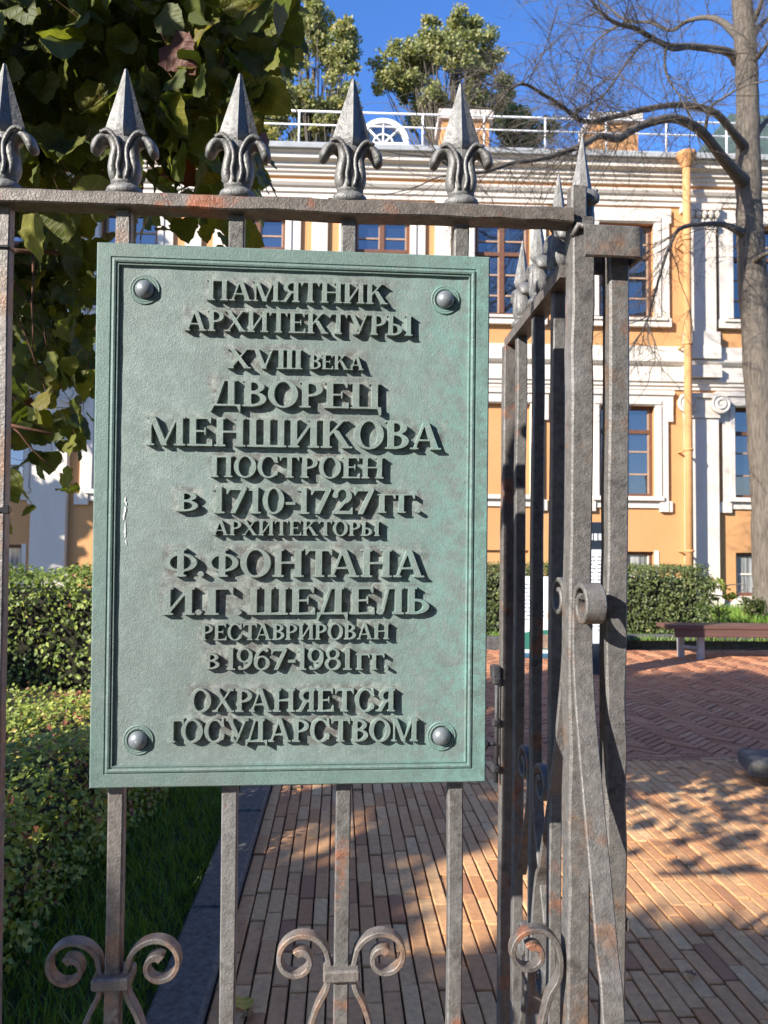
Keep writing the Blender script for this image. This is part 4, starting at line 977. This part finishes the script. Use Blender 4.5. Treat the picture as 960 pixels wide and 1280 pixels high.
def bowl(x0, x1, y0, y1):
    e = .12; cx = x0 + e; r_ = np.maximum(ring_(cx, (y0 + y1) / 2, x1 - cx, (y1 - y0) / 2, SW * .95, TW), -(GX - cx))
    return U(r_, rect(x0, y0, cx + .01, y0 + TW), rect(x0, y1 - TW, cx + .01, y1), k=.012)
def drop_r(x, y=1, s=-1, h=.22): return sd_poly([(x, y), (x, y + s * h), (x - .035, y + s * h), (x - .13, y + s * .05), (x - .13, y)])
def drop_l(x, y=1, s=-1, h=.22): return sd_poly([(x, y), (x, y + s * h), (x + .035, y + s * h), (x + .13, y + s * .05), (x + .13, y)])
def g_A(): return U(para(.12, 0, .45, 1.0, .085), para(.80, 0, .47, 1.0, .20), rect(.22, .29, .70, .36), foot(.12, .13), foot(.80, .17)), .94
def g_P(): return U(stem(.19), bowl(.19, .74, .42, 1)), .80
def g_V(): return U(stem(.19), bowl(.19, .70, .50, 1), bowl(.19, .76, 0, .57)), .84
def g_soft(): return U(stem(.19), bowl(.19, .74, 0, .57)), .82
def c_arc():
    r_ = ring_(.52, .5, .46, .53, .19, .08); r_ = np.maximum(r_, -rect(.62, .30, 1.2, .70)); return U(r_, sd_poly([(.90, .68), (.90, 1.0), (.85, 1.0), (.79, .9), (.80, .70)]), sd_poly([(.90, .32), (.90, .10), (.80, .12), (.80, .30)])), .98
GL = {
 'П': lambda: (U(stem(.19), stem(.77), rect(.19, 1 - TW, .77, 1)), .98),
 'А': g_A,
 'М': lambda: (U(rect(.11, 0, .19, 1), foot(.15, .12), head(.13, .10), stem(1.03), para(.20, 1, .57, 0, .19), para(.55, 0, .95, 1, .085)), 1.22),
 'Я': lambda: (None, 0),
 'Т': lambda: (U(stem(.46, t=False), rect(.05, .93, .87, 1), drop_l(.05), drop_r(.87)), .92),
 'Н': lambda: (U(stem(.19), stem(.80), rect(.19, .47, .80, .545)), 1.0),
 'И': lambda: (U(stem(.19), stem(.80), para(.22, .06, .77, .94, .11)), 1.0),
 'К': lambda: (U(stem(.19), para(.24, .40, .72, 1, .10), para(.84, 0, .46, .62, .21), foot(.84, .16), head(.72, .13)), .98),
 'Р': g_P, 'В': g_V, 'Ь': g_soft,
 'Х': lambda: (U(para(.17, 1, .80, 0, .21), para(.14, 0, .80, 1, .085), foot(.14, .13), foot(.80, .16), head(.17, .16), head(.80, .13)), .95),
 'Е': lambda: (U(stem(.19), rect(.19, .93, .74, 1), rect(.19, 0, .78, .07), rect(.19, .48, .58, .55), drop_r(.74), drop_r(.78, 0, 1, .24), rect(.54, .38, .58, .65)), .84),
 'У': lambda: (U(para(.16, 1, .52, .22, .20), para(.84, 1, .46, .02, .085), ell(.30, .09, .10, .10), rect(.30, 0, .47, .06), head(.16, .16), head(.84, .13)), .95),
 'Ы': lambda: (U(stem(.19), bowl(.19, .72, 0, .57), stem(1.02)), 1.2),
 'Д': lambda: (U(rect(.66 - SW / 2, .02, .66 + SW / 2, 1), head(.60, .24), para(.17, .04, .42, .97, .09), rect(.02, 0, .95, .075), sd_poly([(.02, .05), (.02, -.22), (.06, -.22), (.14, .0), (.14, .05)]), sd_poly([(.95, .05), (.95, -.22), (.91, -.22), (.83, .0), (.83, .05)])), .98),
 'О': lambda: (ring_(.52, .5, .47, .53, .20, .08), 1.04),
 'Ц': lambda: (U(stem(.19), stem(.78), rect(.19, 0, .90, .075), sd_poly([(.99, .07), (.99, -.24), (.95, -.24), (.86, .0), (.86, .07)])), 1.05),
 'Ш': lambda: (U(stem(.19), stem(.62), stem(1.05), rect(.19, 0, 1.05, .075)), 1.25),
 'С': c_arc,
 'Г': lambda: (U(stem(.19), rect(.19, .93, .72, 1), drop_r(.72, h=.26)), .78),
 'Ф': lambda: (U(stem(.55), ring_(.55, .5, .50, .33, .19, .075)), 1.1),
 'Л': lambda: (U(stem(.72), rect(.34, .93, .72, 1), para(.24, .10, .40, .96, .09), ell(.15, .09, .105, .105), rect(.15, 0, .25, .12)), .94),
 'V': lambda: (U(para(.16, 1, .50, 0, .20), para(.82, 1, .50, 0, .085), head(.16, .16), head(.82, .13)), .96),
 'I': lambda: (stem(.17), .33),
 '1': lambda: (U(rect(.22, 0, .41, 1), foot(.315, .19), sd_poly([(.06, .86), (.22, 1), (.30, 1), (.25, .86)])), .58),
 '7': lambda: (U(rect(.05, .88, .70, 1), sd_poly([(.05, 1), (.05, .72), (.09, .72), (.17, .89)]), para(.26, 0, .64, .95, .17)), .74),
 '0': lambda: (ring_(.40, .5, .36, .52, .175, .08), .80),
 '2': lambda: (U(np.minimum(np.maximum(ring_(.37, .70, .32, .31, .17, .08), -(GY - .68)), np.maximum(np.maximum(ring_(.37, .70, .32, .31, .17, .08), GY - .70), -(GX - .42))), para(.14, .05, .55, .62, .13), rect(.05, 0, .70, .13), drop_r(.72, 0, 1, .26), ell(.14, .70, .09, .09)), .78),
 '9': lambda: (U(ring_(.38, .68, .34, .34, .16, .07), np.maximum(np.maximum(ring_(.26, .56, .46, .56, .17, .08), GY - .64), -(GX - .24)), ell(.19, .08, .085, .085)), .78),
 '6': lambda: (None, 0),
 '8': lambda: (U(ring_(.38, .755, .29, .265, .14, .07), ring_(.38, .28, .35, .30, .16, .075)), .76),
 '-': lambda: (rect(.05, .34, .37, .45), .42),
 '.': lambda: (ell(.14, .09, .10, .10), .30),
}
def contours(f):
    """marching squares on the field, linked into loops"""
    H, W = f.shape; seg = {}
    ins = f < 0
    def ep(kind, i, j):
        if kind == 0: t = f[i, j] / (f[i, j] - f[i, j + 1]); return (GX[i, j] + t * HG, GY[i, j])
        t = f[i, j] / (f[i, j] - f[i + 1, j]); return (GX[i, j], GY[i, j] + t * HG)
    cs = ins[:-1, :-1] * 1 + ins[:-1, 1:] * 2 + ins[1:, 1:] * 4 + ins[1:, :-1] * 8
    T = {1: [(3, 0)], 2: [(0, 1)], 3: [(3, 1)], 4: [(1, 2)], 5: [(3, 0), (1, 2)], 6: [(0, 2)], 7: [(3, 2)], 8: [(2, 3)], 9: [(2, 0)], 10: [(0, 1), (2, 3)], 11: [(2, 1)], 12: [(1, 3)], 13: [(1, 0)], 14: [(0, 3)]}
    for i, j in zip(*np.nonzero((cs > 0) & (cs < 15))):
        E_ = [(0, i, j), (1, i, j + 1), (0, i + 1, j), (1, i, j)]
        for a, b in T[int(cs[i, j])]: seg[E_[a]] = E_[b]
    loops = []
    while seg:
        k0 = next(iter(seg)); lp = [k0]; k = seg.pop(k0)
        while k != k0 and k in seg: lp.append(k); k = seg.pop(k)
        P = np.array([ep(*e) for e in lp])
        if len(P) > 5: loops.append(P)
    return loops
def simplify(P, tol=.0022):
    keep = []; n = len(P); i = 0; pts = list(range(n))
    ch = True
    while ch and len(pts) > 6:
        ch = False; out = []; k = 0; m = len(pts)
        while k < m:
            a, b, c = P[pts[k - 1]], P[pts[k]], P[pts[(k + 1) % m]]; e = c - a; L = np.hypot(*e)
            d = abs(e[0] * (b - a)[1] - e[1] * (b - a)[0]) / (L + 1e-9)
            if d < tol and L < .22 and not (out and out[-1] == -1):
                ch = True; out.append(-1)
            else: out.append(pts[k])
            k += 1
        pts = [q for q in out if q != -1]
    return P[pts]
GC = {}
def glyph(ch):
    if ch in GC: return GC[ch]
    if ch == 'Я':
        f, a = GL['Р'](); f = U(f, para(.66, 0, .40, .48, .20)[:, :] if False else para(.70, 0, .44, .46, .17), foot(.74, .13)); flip = 'x'
    elif ch == '6': f, a = GL['9'](); flip = 'xy'
    else: f, a = GL[ch](); flip = ''
    lp = [simplify(q) for q in contours(f)]
    if 'x' in flip:
        aa = .86 if ch == 'Я' else a
        lp = [np.stack([aa - q[:, 0], (1 - q[:, 1]) if 'y' in flip else q[:, 1]], -1) for q in lp]; lp = [q[::-1] for q in lp] if flip == 'x' else lp; a = aa
    x0 = min(q[:, 0].min() for q in lp); x1 = max(q[:, 0].max() for q in lp)
    lp = [q - np.array([x0, 0]) for q in lp]
    GC[ch] = (lp, x1 - x0); return GC[ch]
def cast_text(mb, text, x0, x1, zb0, zb1, h, depth=.0098, gap=.045):
    """raised letters between x0 and x1 (metres on the plate) on a baseline zb0..zb1, cap height h"""
    total = 0; lay_ = []; prev = None
    for ch in text:
        if ch == ' ': total += .34; prev = None; continue
        lp, wd = glyph(ch)
        if prev is not None: total += (-.13 if prev + ch in ('ГО', 'РА', 'УД', 'ТА', 'АТ') else .0 if (prev == 'I' and ch == 'I') else gap) if ch not in '.' else .01
        lay_.append((ch, lp, total)); total += wd; prev = ch
    kx = (x1 - x0) / total
    for ch_, lp, o in lay_:
        base = []; tess = []; idx = []
        for q in lp:
            n_ = len(q); d1 = np.roll(q, -1, 0) - q; d0 = q - np.roll(q, 1, 0); d1 /= np.linalg.norm(d1, axis=1)[:, None] + 1e-9; d0 /= np.linalg.norm(d0, axis=1)[:, None] + 1e-9
            nn = np.stack([(d0 + d1)[:, 1], -(d0 + d1)[:, 0]], -1); nn /= np.linalg.norm(nn, axis=1)[:, None] + 1e-9
            ins_ = q + nn * .008
            def put(P2, y): xx = x0 + (P2[:, 0] + o) * kx; return [(a, y, zb0 + (zb1 - zb0) * (a - x0) / (x1 - x0) + b * h) for a, b in zip(xx, P2[:, 1])]
            off = len(mb.v); mb.v += put(q - nn * .012, .0056) + put(q, .0050 - depth + .0012) + put(ins_, .0050 - depth)
            for l in range(2):
                for i in range(n_): mb.f.append([off + l * n_ + i, off + l * n_ + (i + 1) % n_, off + (l + 1) * n_ + (i + 1) % n_, off + (l + 1) * n_ + i]); mb.t.append(.5); mb.sm.append(False)
            ar = .5 * float(np.sum(q[:, 0] * np.roll(q[:, 1], -1) - np.roll(q[:, 0], -1) * q[:, 1]))
            tess.append((ar, q, [Vector((p[0], p[1], 0)) for p in ins_], list(range(off + 2 * n_, off + 3 * n_))))
        big = max(tess, key=lambda e: abs(e[0]))[0]
        outs = [e for e in tess if e[0] * big > 0]; holes = [e for e in tess if e[0] * big < 0]
        for e in outs:
            mine = [h_ for h_ in holes if inside(h_[1][:1], e[1])[0]]
            ids = e[3] + [i for h_ in mine for i in h_[3]]
            for tri in tessellate_polygon([e[2]] + [h_[2] for h_ in mine]): mb.f.append([ids[i] for i in tri]); mb.t.append(.5); mb.sm.append(False)
for segs in LINES:
    m = MB()
    for s_ in segs: cast_text(m, *s_)
    me = m.mesh('inscription'); import bmesh
    bm = bmesh.new(); bm.from_mesh(me); bmesh.ops.recalc_face_normals(bm, faces=bm.faces); bm.to_mesh(me); bm.free()
    link('inscription', me, M['letters'], pq)
# pale drip streaks on the field, upper left and lower left
dr = MB()
for (x, z, l, w_) in ((-.2540, .025, .012, .0012), (-.2545, .008, .018, .0016), (-.2535, -.012, .014, .0010), (-.2540, -.026, .010, .0018), (-.2525, -.040, .006, .0012)):
    for q in range(3):
        a = x + random.gauss(0, .0006); b = z - l * q / 3; c_ = w_ * random.uniform(.5, 1.1)
        dr.add([(a - c_, .0042, b), (a - c_ * .4, .0038, b + l * .3), (a + c_ * .8, .0042, b + l * .1), (a + c_ * .5, .0040, b - l * .25), (a - c_ * .6, .0042, b - l * .2)], [(4, 3, 2, 1, 0)])
dr.build('drip_streak', M['board_white'], pq)

# ------------------------------------------------------------------ bench, block, boards, leaves
bq = at(895, 822, 11.75)
bench = empty('park_bench', (bq[0] + .6, 11.75, 0), R(1.5), label='low backless bench with dark brown plank seat on pale legs, before the palace', cat='bench')
sx0 = at(826, 785, 11.75)[0] - bench.location.x
m = MB(); m.box((sx0, -.24, .455), (sx0 + 2.6, -.012, .515), .006); m.box((sx0, .0, .455), (sx0 + 2.6, .22, .515), .006); m.box((sx0 + .12, -.225, .335), (sx0 + 2.5, -.18, .453), .004); m.build('seat', M['benchwood'], bench)
for xx in (sx0 + .42, sx0 + 2.15):
    for yy, hh, dx in ((-.12, .40, .12), (.12, .33, -.08)):
        q = MB(); q.box((xx + dx - .045, yy - .04, -.01), (xx + dx + .045, yy + .04, .455), .006); q.build('leg', M['benchleg'], bench)
    q = MB(); q.tube([(xx - .08, .12, .16), (xx + .12, -.12, .16)], .03, 6); q.build('stretcher', M['benchleg'], bench)
gx = at(937, 985, 5.35)
blk = MB(); blk.box((0, 0, .05), (1.1, .42, .17), .02); blk.box((.18, .05, -.01), (.36, .37, .052), .01); blk.box((.72, .05, -.01), (.9, .37, .052), .01)
blk.v = [(x + .006 * math.sin(y * 20 + z * 9), y + .01 * math.sin(x * 9), z + .006 * math.sin(x * 7 + y * 11)) for x, y, z in blk.v]
bo2 = blk.build('stone_block', M['granite']); bo2.location = (gx[0], 5.35, 0); bo2.rotation_euler = (0, 0, R(-14)); tag(bo2, 'grey granite block lying on the brick paving at the right edge', 'block')

# information panel (tall) and advertising stand, mostly hidden by the fence bars
tx = at(744, 843, 10.1)
tot = empty('information_panel', (tx[0], 10.1, 0), R(6), label='tall white information panel with dark header seen between the corner post and gate post', cat='information panel')
m = MB(); m.box((-.33, -.05, -.01), (.33, .05, 1.98), .012); m.build('panel', M['board_dark'], tot)
m = MB(); m.box((-.31, -.062, .40), (.31, -.051, 1.62), .002); sh = m.build('sheet', M['board_white'], tot)
m = MB()
for k in range(20):
    z = 1.52 - k * .05; 
    for c_ in range(2):
        x0_ = -.27 + c_ * .28; L_ = random.uniform(.18, .25); x_ = x0_
        while x_ < x0_ + L_:
            wl_ = random.uniform(.015, .05); m.box((x_, -.0645, z), (x_ + wl_, -.063, z + .012)); x_ += wl_ + .012
m.build('print', M['board_dark'], sh)
m = MB()
for k in range(9): m.box((-.28 + k * .062, -.058, 1.74 + (k % 2) * .004), (-.28 + k * .062 + .042, -.0525, 1.83))
m.build('header_print', M['board_white'], tot)
ax_ = at(668, 815, 11.6)
ad = empty('advert_stand', (ax_[0] + .02, 11.6, 0), R(-4), label='white advertising stand with orange and green print on blue base behind the gate bars', cat='stand')
m = MB(); m.box((-.52, -.12, -.01), (.52, .14, .07), .02); m.build('base', M['board_blue'], ad)
m = MB(); pts = [(-.48, .07), (.48, .07), (.48, .95)] + [(.22 + .26 * math.cos(t), .95 + .26 * math.sin(t)) for t in np.linspace(0, math.pi / 2, 7)] + [(-.48, 1.21)]
def slab(mb, pts, y0, y1):
    n_ = len(pts); tri = tessellate_polygon([[Vector((x, z, 0)) for x, z in pts]])
    mb.add([(x, y0, z) for x, z in pts] + [(x, y1, z) for x, z in pts], [tuple(t) for t in tri] + [tuple(n_ + i for i in t[::-1]) for t in tri] + [(i, (i + 1) % n_, n_ + (i + 1) % n_, n_ + i) for i in range(n_)])
slab(m, pts, -.03, .03); bd = m.build('board', M['board_white'], ad)
m = MB(); slab(m, [(-.46, .12), (.46, .12), (.46, .44), (-.05, .40), (-.46, .30)], -.034, -.031); m.build('green_band', M['board_green'], bd)
m = MB(); slab(m, [(.46, .445), (.46, .93)] + [(.20 + .26 * math.cos(t), .93 + .26 * math.sin(t)) for t in np.linspace(.2, 1.2, 6)] + [(.22, .86), (.16, .62), (.22, .46)], -.036, -.032); m.build('orange_print', M['board_orange'], bd)
m = MB(); slab(m, [(.02, .14), (.44, .14), (.44, .36), (.02, .34)], -.040, -.036); m.build('picture', M['photo_print'], bd)
m = MB()
for k in range(10):
    x_ = -.44; z = .56 + k * .058
    while x_ < .06: wl_ = random.uniform(.03, .09); m.box((x_, -.0335, z), (x_ + wl_, -.031, z + .014)); x_ += wl_ + .016
m.build('print', M['board_blue'], bd)

def fallen(px_, label, tint, rotz, size):
    d = RC @ np.array([(px_[0] - 480) / FPX, 1, (640 - px_[1]) / FPX]); t = -1.59 / d[2]; p = EYE + t * d
    m_ = MB(); m_.add(LV * np.array([1, 1, 1.2]) * size, LF, True, tint); o = m_.build('fallen_leaf', M['fallen']); o.location = (p[0], p[1], .012); o.rotation_euler = (.15, .2, rotz); return tag(o, label, 'leaf', 'fallen leaves on the brick path')
fm = Mat('fallen_leaf'); fm.set(color=fm.ramp(fm.attr(), [(0, (.10, .05, .025)), (.5, (.30, .17, .03)), (1, (.45, .30, .04))]), rough=.7); M['fallen'] = fm.m
fallen((306, 1262), 'yellow fallen leaf on the bricks at the bottom, between two fence bars', 1.0, .5, .085)
fallen((318, 1268), 'brown curled leaf lying beside the yellow leaf', .2, 2.1, .05)
fallen((870, 1220), 'small dark leaf on the shaded bricks at lower right', .0, 1.1, .05)
